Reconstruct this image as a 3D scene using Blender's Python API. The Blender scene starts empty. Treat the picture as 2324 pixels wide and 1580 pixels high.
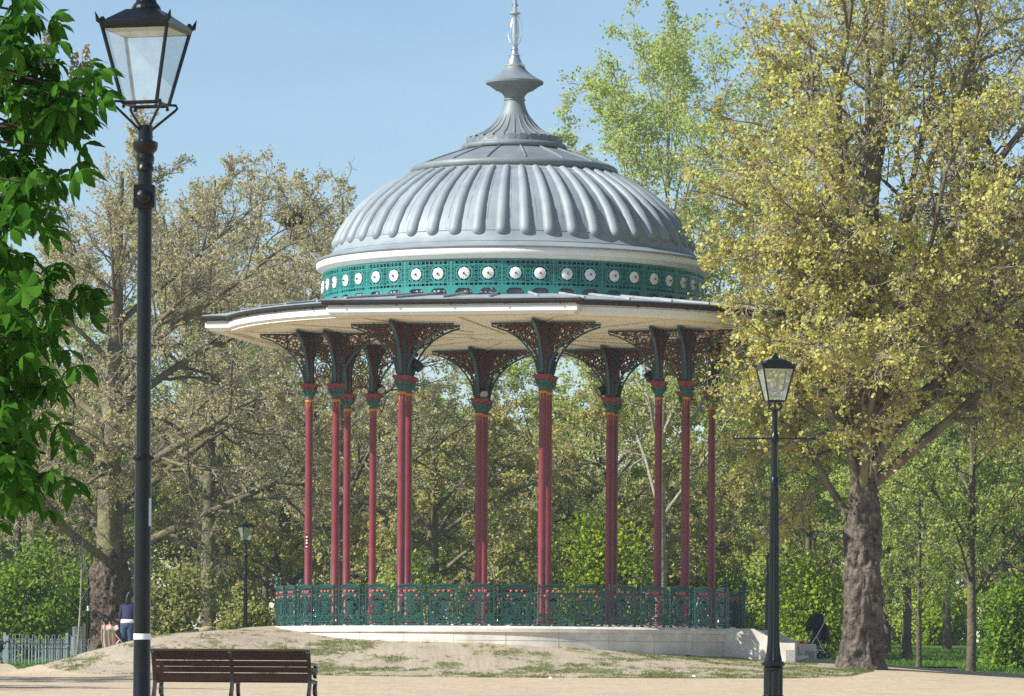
import bpy, bmesh, math, random
import numpy as np
from mathutils import Vector, Matrix
sc = bpy.context.scene
COL = sc.collection
PI = math.pi

# ------------------------------------------------------------------ camera
F, DIST = 16450.0, 117.5          # focal length in photo pixels, distance camera - bandstand axis (m)
ROLL, CENTRE_X = 0.0065, -0.023
cam_d = bpy.data.cameras.new('camera'); cam = bpy.data.objects.new('camera', cam_d); COL.objects.link(cam)
cam.location = (CENTRE_X, -DIST, 0.0)
cam.rotation_euler = (math.radians(90), -ROLL, 0)
cam_d.sensor_width = 36; cam_d.lens = 36 * F / 3840
cam_d.shift_x = ROLL * 1214.5 / 3840; cam_d.shift_y = 1214.5 / 3840
cam_d.clip_start = 0.5; cam_d.clip_end = 3000
sc.camera = cam
sc.render.resolution_x, sc.render.resolution_y = 1024, 696

# ------------------------------------------------------------------ sky and sun
SUN_AZ, SUN_EL = math.radians(-67), math.radians(37.5)     # azimuth from the camera side, negative = left
to_sun = Vector((math.sin(SUN_AZ) * math.cos(SUN_EL), -math.cos(SUN_AZ) * math.cos(SUN_EL), math.sin(SUN_EL)))
w = bpy.data.worlds.new('World'); sc.world = w; w.use_nodes = True
nt = w.node_tree; bg = nt.nodes['Background']
sky = nt.nodes.new('ShaderNodeTexSky'); sky.sky_type = 'NISHITA'; sky.sun_disc = False
sky.sun_elevation = SUN_EL; sky.sun_rotation = math.atan2(to_sun.x, to_sun.y)
sky.air_density = 1.0; sky.dust_density = 0.0; sky.ozone_density = 3.4; sky.altitude = 50
# faint high cirrus over the blue
wc_ = nt.nodes.new('ShaderNodeTexCoord'); wm = nt.nodes.new('ShaderNodeMapping'); wm.inputs['Scale'].default_value = (3.0, 3.0, 14.0); wm.inputs['Rotation'].default_value = (.1, .25, 0)
wn = nt.nodes.new('ShaderNodeTexNoise'); wn.inputs['Scale'].default_value = 2.6; wn.inputs['Detail'].default_value = 5; wn.inputs['Roughness'].default_value = .5
wr = nt.nodes.new('ShaderNodeMapRange'); wr.inputs[1].default_value = .46; wr.inputs[2].default_value = .78; wr.inputs[3].default_value = 0; wr.inputs[4].default_value = .22
wx = nt.nodes.new('ShaderNodeMixRGB'); wx.inputs[2].default_value = (5.2, 6.6, 7.4, 1)
nt.links.new(wc_.outputs['Generated'], wm.inputs[0]); nt.links.new(wm.outputs[0], wn.inputs['Vector']); nt.links.new(wn.outputs['Fac'], wr.inputs[0]); nt.links.new(wr.outputs[0], wx.inputs[0])
nt.links.new(sky.outputs[0], wx.inputs[1]); nt.links.new(wx.outputs[0], bg.inputs[0]); bg.inputs[1].default_value = 0.087
sun_d = bpy.data.lights.new('sun', 'SUN'); sun_d.energy = 4.8; sun_d.angle = math.radians(0.53); sun_d.color = (1, .955, .88)
sun = bpy.data.objects.new('sun', sun_d); COL.objects.link(sun)
sun.rotation_euler = to_sun.to_track_quat('Z', 'Y').to_euler()
sc.view_settings.view_transform = 'Standard'; sc.view_settings.look = 'None'
sc.view_settings.exposure = 0.65; sc.view_settings.gamma = 1
cy = sc.cycles
cy.max_bounces = 7; cy.diffuse_bounces = 4; cy.glossy_bounces = 3; cy.transmission_bounces = 4; cy.transparent_max_bounces = 10
cy.use_denoising = False

# ------------------------------------------------------------------ helpers
def at(px, py, Y):
    """a point of the photograph (2324 px wide) at Y metres beyond the bandstand axis -> world"""
    dx, dy = (px - 1162) * 1.65232, (py - 790) * 1.65232
    x_ = dx + ROLL * dy; y_ = dy - ROLL * dx
    d = DIST + Y
    return Vector((CENTRE_X + x_ * d / F, Y, -(y_ - 1214.5) * d / F))

def node_mat(name, col, rough=.6, metal=0.0, noise=None, bump=None, spec=None, coat=None):
    """principled material; noise = (scale, amount[, other colour]), bump = (scale, strength)"""
    m = bpy.data.materials.new(name); m.use_nodes = True
    t = m.node_tree; b = t.nodes['Principled BSDF']
    b.inputs['Base Color'].default_value = (*col, 1); b.inputs['Roughness'].default_value = rough
    b.inputs['Metallic'].default_value = metal
    if spec is not None: b.inputs['Specular IOR Level'].default_value = spec
    if coat: b.inputs['Coat Weight'].default_value = coat
    tc = t.nodes.new('ShaderNodeTexCoord')
    if noise:
        n = t.nodes.new('ShaderNodeTexNoise'); n.inputs['Scale'].default_value = noise[0]; n.inputs['Detail'].default_value = 6
        n.inputs['Roughness'].default_value = .62
        t.links.new(tc.outputs['Object'], n.inputs['Vector'])
        r = t.nodes.new('ShaderNodeValToRGB'); a = noise[1]
        c2 = noise[2] if len(noise) > 2 else tuple(c * (1 - a) for c in col)
        r.color_ramp.elements[0].position = .32; r.color_ramp.elements[1].position = .68
        r.color_ramp.elements[0].color = (*c2, 1)
        r.color_ramp.elements[1].color = (*[min(1, c * (1 + a * .5)) for c in col], 1)
        t.links.new(n.outputs['Fac'], r.inputs[0]); t.links.new(r.outputs[0], b.inputs['Base Color'])
    if bump:
        n = t.nodes.new('ShaderNodeTexNoise'); n.inputs['Scale'].default_value = bump[0]; n.inputs['Detail'].default_value = 5
        t.links.new(tc.outputs['Object'], n.inputs['Vector'])
        bp = t.nodes.new('ShaderNodeBump'); bp.inputs['Strength'].default_value = bump[1]
        bp.inputs['Distance'].default_value = bump[2] if len(bump) > 2 else .02
        t.links.new(n.outputs['Fac'], bp.inputs['Height']); t.links.new(bp.outputs[0], b.inputs['Normal'])
    return m

def leaf_mat(name, cols, trans=.35, rough=.5, gloss=.0):
    """leaf colours spread over single leaves (random per island) with light passing through"""
    m = bpy.data.materials.new(name); m.use_nodes = True
    t = m.node_tree; t.nodes.clear()
    out = t.nodes.new('ShaderNodeOutputMaterial'); g = t.nodes.new('ShaderNodeNewGeometry')
    r = t.nodes.new('ShaderNodeValToRGB'); r.color_ramp.interpolation = 'LINEAR'
    els = r.color_ramp.elements
    while len(els) < len(cols): els.new(.5)
    for i, c in enumerate(cols):
        els[i].position = i / (len(cols) - 1); els[i].color = (*c, 1)
    t.links.new(g.outputs['Random Per Island'], r.inputs[0])
    d = t.nodes.new('ShaderNodeBsdfDiffuse'); tr = t.nodes.new('ShaderNodeBsdfTranslucent')
    mx = t.nodes.new('ShaderNodeMixShader'); mx.inputs[0].default_value = trans
    t.links.new(r.outputs[0], d.inputs[0]); t.links.new(r.outputs[0], tr.inputs[0])
    t.links.new(d.outputs[0], mx.inputs[1]); t.links.new(tr.outputs[0], mx.inputs[2])
    last = mx
    if gloss > 0:
        gl = t.nodes.new('ShaderNodeBsdfGlossy'); gl.inputs['Roughness'].default_value = rough
        m2 = t.nodes.new('ShaderNodeMixShader'); m2.inputs[0].default_value = gloss
        t.links.new(mx.outputs[0], m2.inputs[1]); t.links.new(gl.outputs[0], m2.inputs[2]); last = m2
    t.links.new(last.outputs[0], out.inputs[0])
    return m

def glass_mat(name, tint=(.9, .94, .95), milk=.18):
    m = bpy.data.materials.new(name); m.use_nodes = True
    t = m.node_tree; t.nodes.clear(); out = t.nodes.new('ShaderNodeOutputMaterial')
    tr = t.nodes.new('ShaderNodeBsdfTransparent'); tr.inputs[0].default_value = (*tint, 1)
    d = t.nodes.new('ShaderNodeBsdfDiffuse'); d.inputs[0].default_value = (.75, .78, .78, 1)
    gl = t.nodes.new('ShaderNodeBsdfGlossy'); gl.inputs['Roughness'].default_value = .05
    fr = t.nodes.new('ShaderNodeMath'); fr.operation = 'MULTIPLY_ADD'; fr.inputs[1].default_value = .45; fr.inputs[2].default_value = .04; lw = t.nodes.new('ShaderNodeLayerWeight'); pw_ = t.nodes.new('ShaderNodeMath'); pw_.operation = 'POWER'; pw_.inputs[1].default_value = 5; t.links.new(lw.outputs['Facing'], pw_.inputs[0]); t.links.new(pw_.outputs[0], fr.inputs[0])
    m1 = t.nodes.new('ShaderNodeMixShader'); n = t.nodes.new('ShaderNodeTexNoise'); n.inputs['Scale'].default_value = 5
    mm = t.nodes.new('ShaderNodeMath'); mm.operation = 'MULTIPLY'; mm.inputs[1].default_value = milk * 2
    t.links.new(n.outputs['Fac'], mm.inputs[0]); t.links.new(mm.outputs[0], m1.inputs[0])
    t.links.new(tr.outputs[0], m1.inputs[1]); t.links.new(d.outputs[0], m1.inputs[2])
    m2 = t.nodes.new('ShaderNodeMixShader'); t.links.new(fr.outputs[0], m2.inputs[0])
    t.links.new(m1.outputs[0], m2.inputs[1]); t.links.new(gl.outputs[0], m2.inputs[2])
    t.links.new(m2.outputs[0], out.inputs[0])
    return m

class MB:
    """collects vertices and faces of one mesh"""
    def __init__(s): s.v = []; s.f = []; s.mi = []; s.n = 0; s.cur = 0
    def add(s, V, Fc):
        V = [tuple(p) for p in V]; b = s.n
        s.v += V; s.n += len(V)
        for f in Fc: s.f.append(tuple(i + b for i in f)); s.mi.append(s.cur)
    def box(s, c, size, rz=0, M=None):
        x, y, z = [a / 2 for a in size]; ca, sa = math.cos(rz), math.sin(rz)
        V = []
        for dz in (-z, z):
            for dx, dy in ((-x, -y), (x, -y), (x, y), (-x, y)):
                p = Vector((c[0] + dx * ca - dy * sa, c[1] + dx * sa + dy * ca, c[2] + dz))
                V.append(M @ p if M else p)
        s.add(V, [(3, 2, 1, 0), (4, 5, 6, 7), (0, 1, 5, 4), (1, 2, 6, 5), (2, 3, 7, 6), (3, 0, 4, 7)])
    def hexa(s, lo, hi):
        """box from a bottom quad and a top quad"""
        s.add(list(lo) + list(hi), [(3, 2, 1, 0), (4, 5, 6, 7), (0, 1, 5, 4), (1, 2, 6, 5), (2, 3, 7, 6), (3, 0, 4, 7)])
    def lathe(s, prof, n=24, c=(0, 0), a0=0.0, a1=2 * PI, lobes=None, M=None):
        full = abs(a1 - a0 - 2 * PI) < 1e-6; m = n if full else n + 1
        V = []
        for r, z in prof:
            for i in range(m):
                a = a0 + (a1 - a0) * i / n
                rr = r * (1 + lobes[1] * math.cos(lobes[0] * a)) if lobes else r
                p = Vector((c[0] + rr * math.cos(a), c[1] + rr * math.sin(a), z)); V.append(M @ p if M else p)
        Fc = []
        for k in range(len(prof) - 1):
            for i in range(n):
                j = (i + 1) % m
                Fc.append((k * m + i, k * m + j, (k + 1) * m + j, (k + 1) * m + i))
        s.add(V, Fc)
    def tube(s, pts, r, n=8, cap=True, closed=False):
        pts = [Vector(p) for p in pts]; K = len(pts)
        rs = r if hasattr(r, '__len__') else [r] * K
        V = []; up = None
        for i, p in enumerate(pts):
            if closed: t = pts[(i + 1) % K] - pts[i - 1]
            else: t = pts[min(i + 1, K - 1)] - pts[max(i - 1, 0)]
            if t.length < 1e-9: t = Vector((0, 0, 1))
            t.normalize()
            if up is None:
                up = Vector((0, 0, 1)) if abs(t.z) < .9 else Vector((1, 0, 0))
            a = up - t * up.dot(t); a.normalize(); b = t.cross(a); up = a
            for k in range(n):
                an = 2 * PI * k / n; V.append(p + (a * math.cos(an) + b * math.sin(an)) * rs[i])
        Fc = []
        for i in range(K if closed else K - 1):
            i2 = (i + 1) % K
            for k in range(n):
                k2 = (k + 1) % n; Fc.append((i * n + k, i * n + k2, i2 * n + k2, i2 * n + k))
        if cap and not closed:
            Fc.append(tuple(range(n - 1, -1, -1))); Fc.append(tuple((K - 1) * n + k for k in range(n)))
        s.add(V, Fc)
    def strip(s, path, wd, fmap, th=.02, closed=False):
        """flat iron bar along a 2D path; fmap(u, v, depth) -> 3D"""
        P = np.array(path, float); K = len(P)
        if closed: T = np.roll(P, -1, 0) - np.roll(P, 1, 0)
        else: T = np.gradient(P, axis=0)
        L = np.linalg.norm(T, axis=1); L[L < 1e-9] = 1; T /= L[:, None]
        N = np.stack([-T[:, 1], T[:, 0]], 1)
        W = (np.array(wd) if hasattr(wd, '__len__') else np.full(K, wd)) / 2
        A = P + N * W[:, None]; B = P - N * W[:, None]
        V = []
        for i in range(K):
            V += [fmap(A[i, 0], A[i, 1], th / 2), fmap(B[i, 0], B[i, 1], th / 2), fmap(B[i, 0], B[i, 1], -th / 2), fmap(A[i, 0], A[i, 1], -th / 2)]
        Fc = []
        for i in range(K if closed else K - 1):
            a, b = i * 4, ((i + 1) % K) * 4
            for k in range(4):
                k2 = (k + 1) % 4; Fc.append((a + k2, a + k, b + k, b + k2))
        if not closed: Fc += [(0, 1, 2, 3), ((K - 1) * 4 + 3, (K - 1) * 4 + 2, (K - 1) * 4 + 1, (K - 1) * 4)]
        s.add(V, Fc)
    def prism(s, poly, fmap, th):
        n = len(poly)
        V = [fmap(u, v, th / 2) for u, v in poly] + [fmap(u, v, -th / 2) for u, v in poly]
        s.add(V, [tuple(range(n)), tuple(range(2 * n - 1, n - 1, -1))] + [(i, i + n, (i + 1) % n + n, (i + 1) % n) for i in range(n)])
    def ball(s, c, r, n=10, m=6, sq=(1, 1, 1)):
        V = []
        for k in range(m + 1):
            a = -PI / 2 + PI * k / m
            for i in range(n):
                b = 2 * PI * i / n
                V.append((c[0] + r * sq[0] * math.cos(a) * math.cos(b), c[1] + r * sq[1] * math.cos(a) * math.sin(b), c[2] + r * sq[2] * math.sin(a)))
        s.add(V, [(k * n + i, k * n + (i + 1) % n, (k + 1) * n + (i + 1) % n, (k + 1) * n + i) for k in range(m) for i in range(n)])
    def build(s, name, mats, parent=None, smooth=False, angle=None, loc=None):
        me = bpy.data.meshes.new(name); me.from_pydata(s.v, [], s.f)
        mats = mats if isinstance(mats, (list, tuple)) else [mats]
        for m in mats: me.materials.append(m)
        if len(mats) > 1: me.polygons.foreach_set('material_index', s.mi)
        bm = bmesh.new(); bm.from_mesh(me)
        bmesh.ops.remove_doubles(bm, verts=bm.verts, dist=1e-5)
        bmesh.ops.recalc_face_normals(bm, faces=bm.faces)
        if smooth and angle:
            for e in bm.edges:
                if len(e.link_faces) == 2 and e.calc_face_angle(0) > angle: e.smooth = False
        for f in bm.faces: f.smooth = smooth
        bm.to_mesh(me); bm.free()
        o = bpy.data.objects.new(name, me); COL.objects.link(o)
        if parent: o.parent = parent
        if loc: o.location = loc
        return o

def thing(name, label, cat, loc=(0, 0, 0), rz=0, group=None):
    o = bpy.data.objects.new(name, None); COL.objects.link(o)
    o.location = loc; o.rotation_euler = (0, 0, rz); o.empty_display_size = .2
    return tag(o, label, cat, group)
def tag(o, label=None, cat=None, group=None, kind=None):
    if label: o['label'] = label
    if cat: o['category'] = cat
    if group: o['group'] = group
    if kind: o['kind'] = kind
    return o
def dup(o, parent=None):
    kids = [c for c in bpy.data.objects if c.parent == o]
    c = o.copy(); COL.objects.link(c)
    if parent: c.parent = parent
    for k in kids: dup(k, c)
    return c
def circ(u, v, r, n=16, ry=None, a0=0, a1=2 * PI, end=False):
    k = n + 1 if end else n
    return [(u + r * math.cos(a0 + (a1 - a0) * i / n), v + (ry or r) * math.sin(a0 + (a1 - a0) * i / n)) for i in range(k)]
def spiral(u, v, r, turns=1.4, a0=0, d=1, n=20, r0=.12):
    return [(u + r * (1 - (1 - r0) * i / n) * math.cos(a0 + d * 2 * PI * turns * i / n),
             v + r * (1 - (1 - r0) * i / n) * math.sin(a0 + d * 2 * PI * turns * i / n)) for i in range(n + 1)]
def mesh_np(name, V, quads=None, tris=None, mats=(), parent=None, smooth=False):
    """fast mesh from numpy arrays"""
    me = bpy.data.meshes.new(name); V = np.ascontiguousarray(V, np.float32)
    parts = []; sizes = []
    if quads is not None and len(quads): parts.append(np.asarray(quads, np.int32).ravel()); sizes.append(np.full(len(quads), 4, np.int32))
    if tris is not None and len(tris): parts.append(np.asarray(tris, np.int32).ravel()); sizes.append(np.full(len(tris), 3, np.int32))
    li = np.concatenate(parts); sz = np.concatenate(sizes)
    me.vertices.add(len(V)); me.vertices.foreach_set('co', V.ravel())
    me.loops.add(len(li)); me.loops.foreach_set('vertex_index', li)
    me.polygons.add(len(sz)); st = np.concatenate([[0], np.cumsum(sz)[:-1]]).astype(np.int32)
    me.polygons.foreach_set('loop_start', st); me.polygons.foreach_set('loop_total', sz)
    if smooth: me.polygons.foreach_set('use_smooth', np.ones(len(sz), bool))
    me.update(calc_edges=True)
    for m in mats: me.materials.append(m)
    o = bpy.data.objects.new(name, me); COL.objects.link(o)
    if parent: o.parent = parent
    return o

# ------------------------------------------------------------------ ground form
BASE_Y = [-130, -117, -53, -11, 20, 82, 150, 400, 900]
BASE_Z = [-1.7, -1.6, -.54, -.16, .02, 1.3, 2.0, 3.5, 5.0]
CP = [  # control heights X, Y, Z
 (0, -11.2, -.16), (-6, -11.2, -.14), (6, -11.2, -.17), (-9.5, -9.6, -.02), (-3, -11.2, -.16), (3, -11.2, -.16), (-3, -14, -.2), (3, -14, -.2), (8.6, -10, -.1), (0, -16, -.2), (8, -15, -.22), (-8, -14, -.2),
 (-6.35, -2.5, 1.06), (-5.6, -3.9, .94), (-4.5, -5.2, .82), (-2.9, -6.1, .75), (-1.2, -6.5, .68), (0, -6.7, .63), (2.6, -6.4, .50), (4.4, -5.2, .42), (5.7, -4, .33), (-5.2, -6.4, .62), (-6.6, -4.6, .85),
 (7.5, -3, .33), (8.6, -1, .33), (9.5, 1, .28), (12, 3, .08), (14.5, 4, -.1), (18, 4, -.2), (11.5, -4, .0), (15, -5, -.2),
 (-7.2, -6.5, .66), (-8.4, -7.8, .56), (-9.2, -8.0, .45), (-10.4, -7.4, .38), (-11.4, -6.5, .12), (-12.4, -5, -.05),
 (-7.6, -4, 1.02), (-8.6, -5.4, .98), (-9.3, -6.4, .8), (-9.4, -4, .82), (-8, -1, 1.05), (-10.2, -2, .08), (12.6, 11, -.6), (16, 12, -.5), (-9.5, 2, .4), (-12, 1, -.05), (-7, 3, .9), (-11, 6, 0.0),
 (0, 0, 1.0), (3, 2, .9), (-3, 2, 1.0), (5, 4, .7), (0, 6, .9), (-5, 6, .9), (6, 8, .3), (0, 10, .6), (19, 10, -.3), (9, 12, .1), (15, 20, -.05), (25, 20, -.1),
 (-14, -10, -.15), (-16, 0, -.02), (-14, 10, 0), (-18, 20, 0), (-12, 20, 0), (-20, 8, 0), (14, -12, -.25), (20, -5, -.25)]
_C = np.array(CP); SIG = 3.6
_K = np.exp(-((_C[:, None, :2] - _C[None, :, :2]) ** 2).sum(-1) / (2 * SIG ** 2))
_res = _C[:, 2] - np.interp(_C[:, 1], BASE_Y, BASE_Z)
_wt = np.linalg.solve(_K + (.025) * np.eye(len(_C)), _res)
def ground_np(X, Y):
    X = np.asarray(X, float); Y = np.asarray(Y, float)
    z = np.interp(Y, BASE_Y, BASE_Z)
    for (cx, cy_, _), wv in zip(CP, _wt): z = z + wv * np.exp(-((X - cx) ** 2 + (Y - cy_) ** 2) / (2 * SIG ** 2))
    return z
def gz(x, y): return float(ground_np(x, y))
EDGE_X = [-60, -20, -15, -13, -12.3, -11.5, -10.6, -9.6, -7, -3, 0, 4, 7, 8.4, 9.2, 9.8, 10.6, 14, 20, 60]
EDGE_Y = [14, 13, 8, 0, -5, -8.6, -10.0, -10.6, -11.0, -11.3, -11.35, -11.25, -10.8, -9.6, -6.5, 0, 8.0, 8.6, 8.6, 9]
def path_edge(X): return np.interp(X, EDGE_X, EDGE_Y)
def grid_obj(name, X, Y, Z, mats):
    n, m = X.shape
    V = np.stack([X, Y, Z], -1).reshape(-1, 3)
    i, j = np.meshgrid(np.arange(n - 1), np.arange(m - 1), indexing='ij'); a = i * m + j
    Q = np.stack([a, a + 1, a + m + 1, a + m], -1).reshape(-1, 4)
    # the grids run x along axis 0, y along axis 1: keep the normals up
    return mesh_np(name, V, quads=Q[:, ::-1], mats=mats, smooth=True)

# ------------------------------------------------------------------ ground, mound, path
rng = np.random.default_rng(7)
def vnoise(X, Y, s, seed=0):
    g = np.random.default_rng(seed).random((256, 256))
    x, y = np.asarray(X) / s + 100, np.asarray(Y) / s + 100
    i, j = np.floor(x).astype(int), np.floor(y).astype(int); fx, fy = x - i, y - j
    fx = fx * fx * (3 - 2 * fx); fy = fy * fy * (3 - 2 * fy)
    a = g[i % 256, j % 256]; b = g[(i + 1) % 256, j % 256]; c = g[i % 256, (j + 1) % 256]; d = g[(i + 1) % 256, (j + 1) % 256]
    return (a * (1 - fx) + b * fx) * (1 - fy) + (c * (1 - fx) + d * fx) * fy
def grass_mask(X, Y):
    e = path_edge(X)
    t = np.clip((Y - e) / 3.0, 0, 1)                        # 0 at the gravel edge, 1 up the slope
    n = .5 * vnoise(X, Y, .75, 1) + .3 * vnoise(X, Y, .3, 2) + .2 * vnoise(X, Y, .13, 3)
    right = 1 / (1 + np.exp(-(X - 1.3) * 1.6))
    bias = .045 + .11 * (1 - t) ** 1.6 + right * (.14 - .08 * (t > .93)) - .05 * (X < -8)
    bias = bias + .16 * np.exp(-((X + 6.0) / 1.4) ** 2 - ((Y + 7.4) / .9) ** 2) + .1 * np.exp(-((X + 4.6) / .5) ** 2 - ((Y + 7.0) / 2.) ** 2)
    n = n + .30 * (vnoise(X, Y, .075, 21) - .5) + .16 * (vnoise(X, Y, .035, 22) - .5)
    g = np.clip((n + bias - .61) * 5.5, 0, .85)
    return g * (Y < -3.0) * np.clip((Y - e) / .12, 0, 1)

def ground_shader(name, grassy, dirt, g_attr=True):
    m = bpy.data.materials.new(name); m.use_nodes = True
    t = m.node_tree; b = t.nodes['Principled BSDF']; b.inputs['Roughness'].default_value = .95; b.inputs['Specular IOR Level'].default_value = .15
    tc = t.nodes.new('ShaderNodeTexCoord')
    def noise(s, det=5, r=.6):
        n = t.nodes.new('ShaderNodeTexNoise'); n.inputs['Scale'].default_value = s; n.inputs['Detail'].default_value = det; n.inputs['Roughness'].default_value = r
        t.links.new(tc.outputs['Object'], n.inputs['Vector']); return n
    def ramp(src, c):
        r = t.nodes.new('ShaderNodeValToRGB'); e = r.color_ramp.elements
        while len(e) < len(c): e.new(.5)
        for i, (p, k) in enumerate(c): e[i].position = p; e[i].color = (*k, 1)
        t.links.new(src, r.inputs[0]); return r
    d1 = ramp(noise(1.1, 9, .68).outputs['Fac'], [(.25, tuple(c * .78 for c in dirt)), (.5, dirt), (.75, tuple(min(1, c * 1.14) for c in dirt))])
    d2 = noise(28, 3)
    mixd = t.nodes.new('ShaderNodeMixRGB'); mixd.blend_type = 'MULTIPLY'; mixd.inputs[0].default_value = .55
    rr = ramp(d2.outputs['Fac'], [(.3, (.68, .66, .62)), (.55, (1, 1, 1))])
    t.links.new(d1.outputs[0], mixd.inputs[1]); t.links.new(rr.outputs[0], mixd.inputs[2])
    mp = t.nodes.new('ShaderNodeMapping'); mp.inputs['Scale'].default_value = (9, .55, 1); t.links.new(tc.outputs['Object'], mp.inputs[0])
    ns = t.nodes.new('ShaderNodeTexNoise'); ns.inputs['Scale'].default_value = 1.0; ns.inputs['Detail'].default_value = 7; ns.inputs['Roughness'].default_value = .72; t.links.new(mp.outputs[0], ns.inputs['Vector'])
    mix2 = t.nodes.new('ShaderNodeMixRGB'); mix2.blend_type = 'MULTIPLY'; mix2.inputs[0].default_value = .6
    r2 = ramp(ns.outputs['Fac'], [(.3, (.70, .68, .65)), (.5, (.96, .96, .95)), (.7, (1.12, 1.12, 1.12))]); t.links.new(mixd.outputs[0], mix2.inputs[1]); t.links.new(r2.outputs[0], mix2.inputs[2])
    out = mix2.outputs[0]
    if g_attr:
        at_ = t.nodes.new('ShaderNodeAttribute'); at_.attribute_name = 'grass'
        g1 = ramp(noise(5, 6, .7).outputs['Fac'], [(.3, grassy[0]), (.5, grassy[1]), (.72, grassy[2])])
        fn = noise(17, 4, .7)
        ad = t.nodes.new('ShaderNodeMath'); ad.operation = 'MULTIPLY_ADD'; ad.inputs[1].default_value = 1.5
        sb = t.nodes.new('ShaderNodeMath'); sb.operation = 'MULTIPLY'; sb.use_clamp = True
        t.links.new(fn.outputs['Fac'], ad.inputs[0]); ad.inputs[2].default_value = .0
        t.links.new(ad.outputs[0], sb.inputs[0]); t.links.new(at_.outputs['Fac'], sb.inputs[1])
        mx = t.nodes.new('ShaderNodeMixRGB'); t.links.new(sb.outputs[0], mx.inputs[0])
        t.links.new(out, mx.inputs[1]); t.links.new(g1.outputs[0], mx.inputs[2]); out = mx.outputs[0]
    t.links.new(out, b.inputs['Base Color'])
    bp = t.nodes.new('ShaderNodeBump'); bp.inputs['Strength'].default_value = .5; bp.inputs['Distance'].default_value = .03
    t.links.new(noise(9, 8, .7).outputs['Fac'], bp.inputs['Height']); t.links.new(bp.outputs[0], b.inputs['Normal'])
    return m
GRASSY = [(.075, .10, .028), (.13, .16, .045), (.22, .21, .085)]
M_MOUND = ground_shader('trodden_earth', GRASSY, (.415, .355, .27))
M_PATH = ground_shader('bound_gravel', GRASSY, (.525, .43, .295), g_attr=False)
M_LAWN = node_mat('lawn_grass', (.085, .17, .035), .9, noise=(1.6, .5, (.05, .11, .02)), bump=(40, .8, .05), spec=.1)

xs = np.unique(np.concatenate([np.linspace(-300, -60, 8), np.linspace(-60, -24, 19), np.linspace(-24, 24, 97), np.linspace(24, 60, 19), np.linspace(60, 300, 8)]))
ys = np.unique(np.concatenate([np.linspace(-140, -20, 41), np.linspace(-20, 30, 101), np.linspace(30, 150, 61), np.linspace(150, 420, 20)]))
X, Y = np.meshgrid(xs, ys, indexing='ij'); Z = ground_np(X, Y)
e = path_edge(X)
under = np.clip((e + .6 - Y) / .6, 0, 1) * (Y > -117.4)
dirt_in = np.clip(1.0 - np.maximum(np.abs(X + 1.5) - 11.2, np.abs(Y + 2) - 10.2) / .6, 0, 1)
Z = Z - .25 * np.maximum(under * (np.abs(X) < 59), dirt_in) + .03 * (vnoise(X, Y, 2.1, 9) - .5)
lawn = tag(grid_obj('lawn', X, Y, Z, [M_LAWN]), kind='structure')

u = np.linspace(-13.4, 10.4, 560); v = np.linspace(0, 1, 300) ** 1.5
U, Vv = np.meshgrid(u, v, indexing='ij')
e = path_edge(U) - .15
Yg = e + (8.6 - e) * Vv
Zg = ground_np(U, Yg) + .025 * (vnoise(U, Yg, .9, 4) - .5) + .018 * (vnoise(U, Yg, .35, 5) - .5) + .01
edge_fade = np.clip(np.minimum(np.minimum(U + 13.4, 10.4 - U) / .8, (8.6 - Yg) / .8), 0, 1)
Zg = Zg - .3 * (1 - edge_fade)
mound = tag(grid_obj('mound', U, Yg, Zg, [M_MOUND]), kind='structure')
gm = grass_mask(U, Yg)
atr = mound.data.attributes.new('grass', 'FLOAT', 'POINT'); atr.data.foreach_set('value', gm.astype(np.float32).ravel())

u = np.unique(np.concatenate([np.linspace(-58, -16, 22), np.linspace(-16, 16, 161), np.linspace(16, 58, 22)])); v = np.linspace(0, 1, 130) ** 2.6
U, Vv = np.meshgrid(u, v, indexing='ij')
e = path_edge(U) + .03 * (vnoise(U, U * 0, .5, 6) - .5)
Yg = e + (-117.2 - e) * Vv
Zg = ground_np(U, Yg) + .028 - .03 * (Vv < 1e-6)
path = tag(grid_obj('path', U[:, ::-1], Yg[:, ::-1], Zg[:, ::-1], [M_PATH]), kind='structure')

# ------------------------------------------------------------------ bandstand
TH = math.radians(-11.8)
ZP = 1.16; ZF = 1.22; ZS = 8.97                      # plinth coping, floor, soffit
M_LEAD = node_mat('weathered_lead', (.27, .315, .335), .58, .06, noise=(1.3, .2, (.205, .245, .265)), bump=(3.5, .12, .03))
M_LEAD2 = node_mat('dark_weathered_lead', (.20, .232, .248), .55, .08, noise=(1.6, .25, (.15, .18, .19)), bump=(3.5, .12, .03))
M_LEADR = node_mat('roof_lead_sheet', (.34, .38, .40), .55, .1, noise=(2.2, .25), bump=(4, .1, .03))
M_WHITE = node_mat('white_paint', (.80, .79, .74), .45, noise=(3, .08))
M_CREAM = node_mat('cream_soffit_boards', (.90, .83, .68), .6, noise=(2.5, .08))
M_CREAMR = node_mat('cream_ribs', (.78, .68, .50), .6, noise=(2.5, .1))
M_GUT = node_mat('black_iron_gutter', (.016, .014, .014), .6, noise=(6, .3))
M_TEAL = node_mat('teal_cast_iron', (.022, .225, .205), .42, noise=(6, .2))
M_DTEAL = node_mat('green_railing_paint', (.005, .066, .057), .3, noise=(9, .35))
M_BTEAL = node_mat('bracket_blue_green_paint', (.018, .085, .10), .45, noise=(5, .25))
M_CAPT = node_mat('capital_green_paint', (.010, .12, .10), .45, noise=(8, .25))
M_RED = node_mat('column_red_paint', (.195, .028, .04), .4, noise=(2.6, .25))
M_DRED = node_mat('capital_red_paint', (.22, .03, .036), .45, noise=(7, .3))
M_BROWN = node_mat('bracket_brown_paint', (.085, .022, .013), .5, noise=(9, .35))
M_GOLD = node_mat('ochre_yellow_paint', (.50, .24, .03), .45)
M_PINK = node_mat('pink_flower_paint', (.62, .13, .13), .4, noise=(20, .2))
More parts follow.
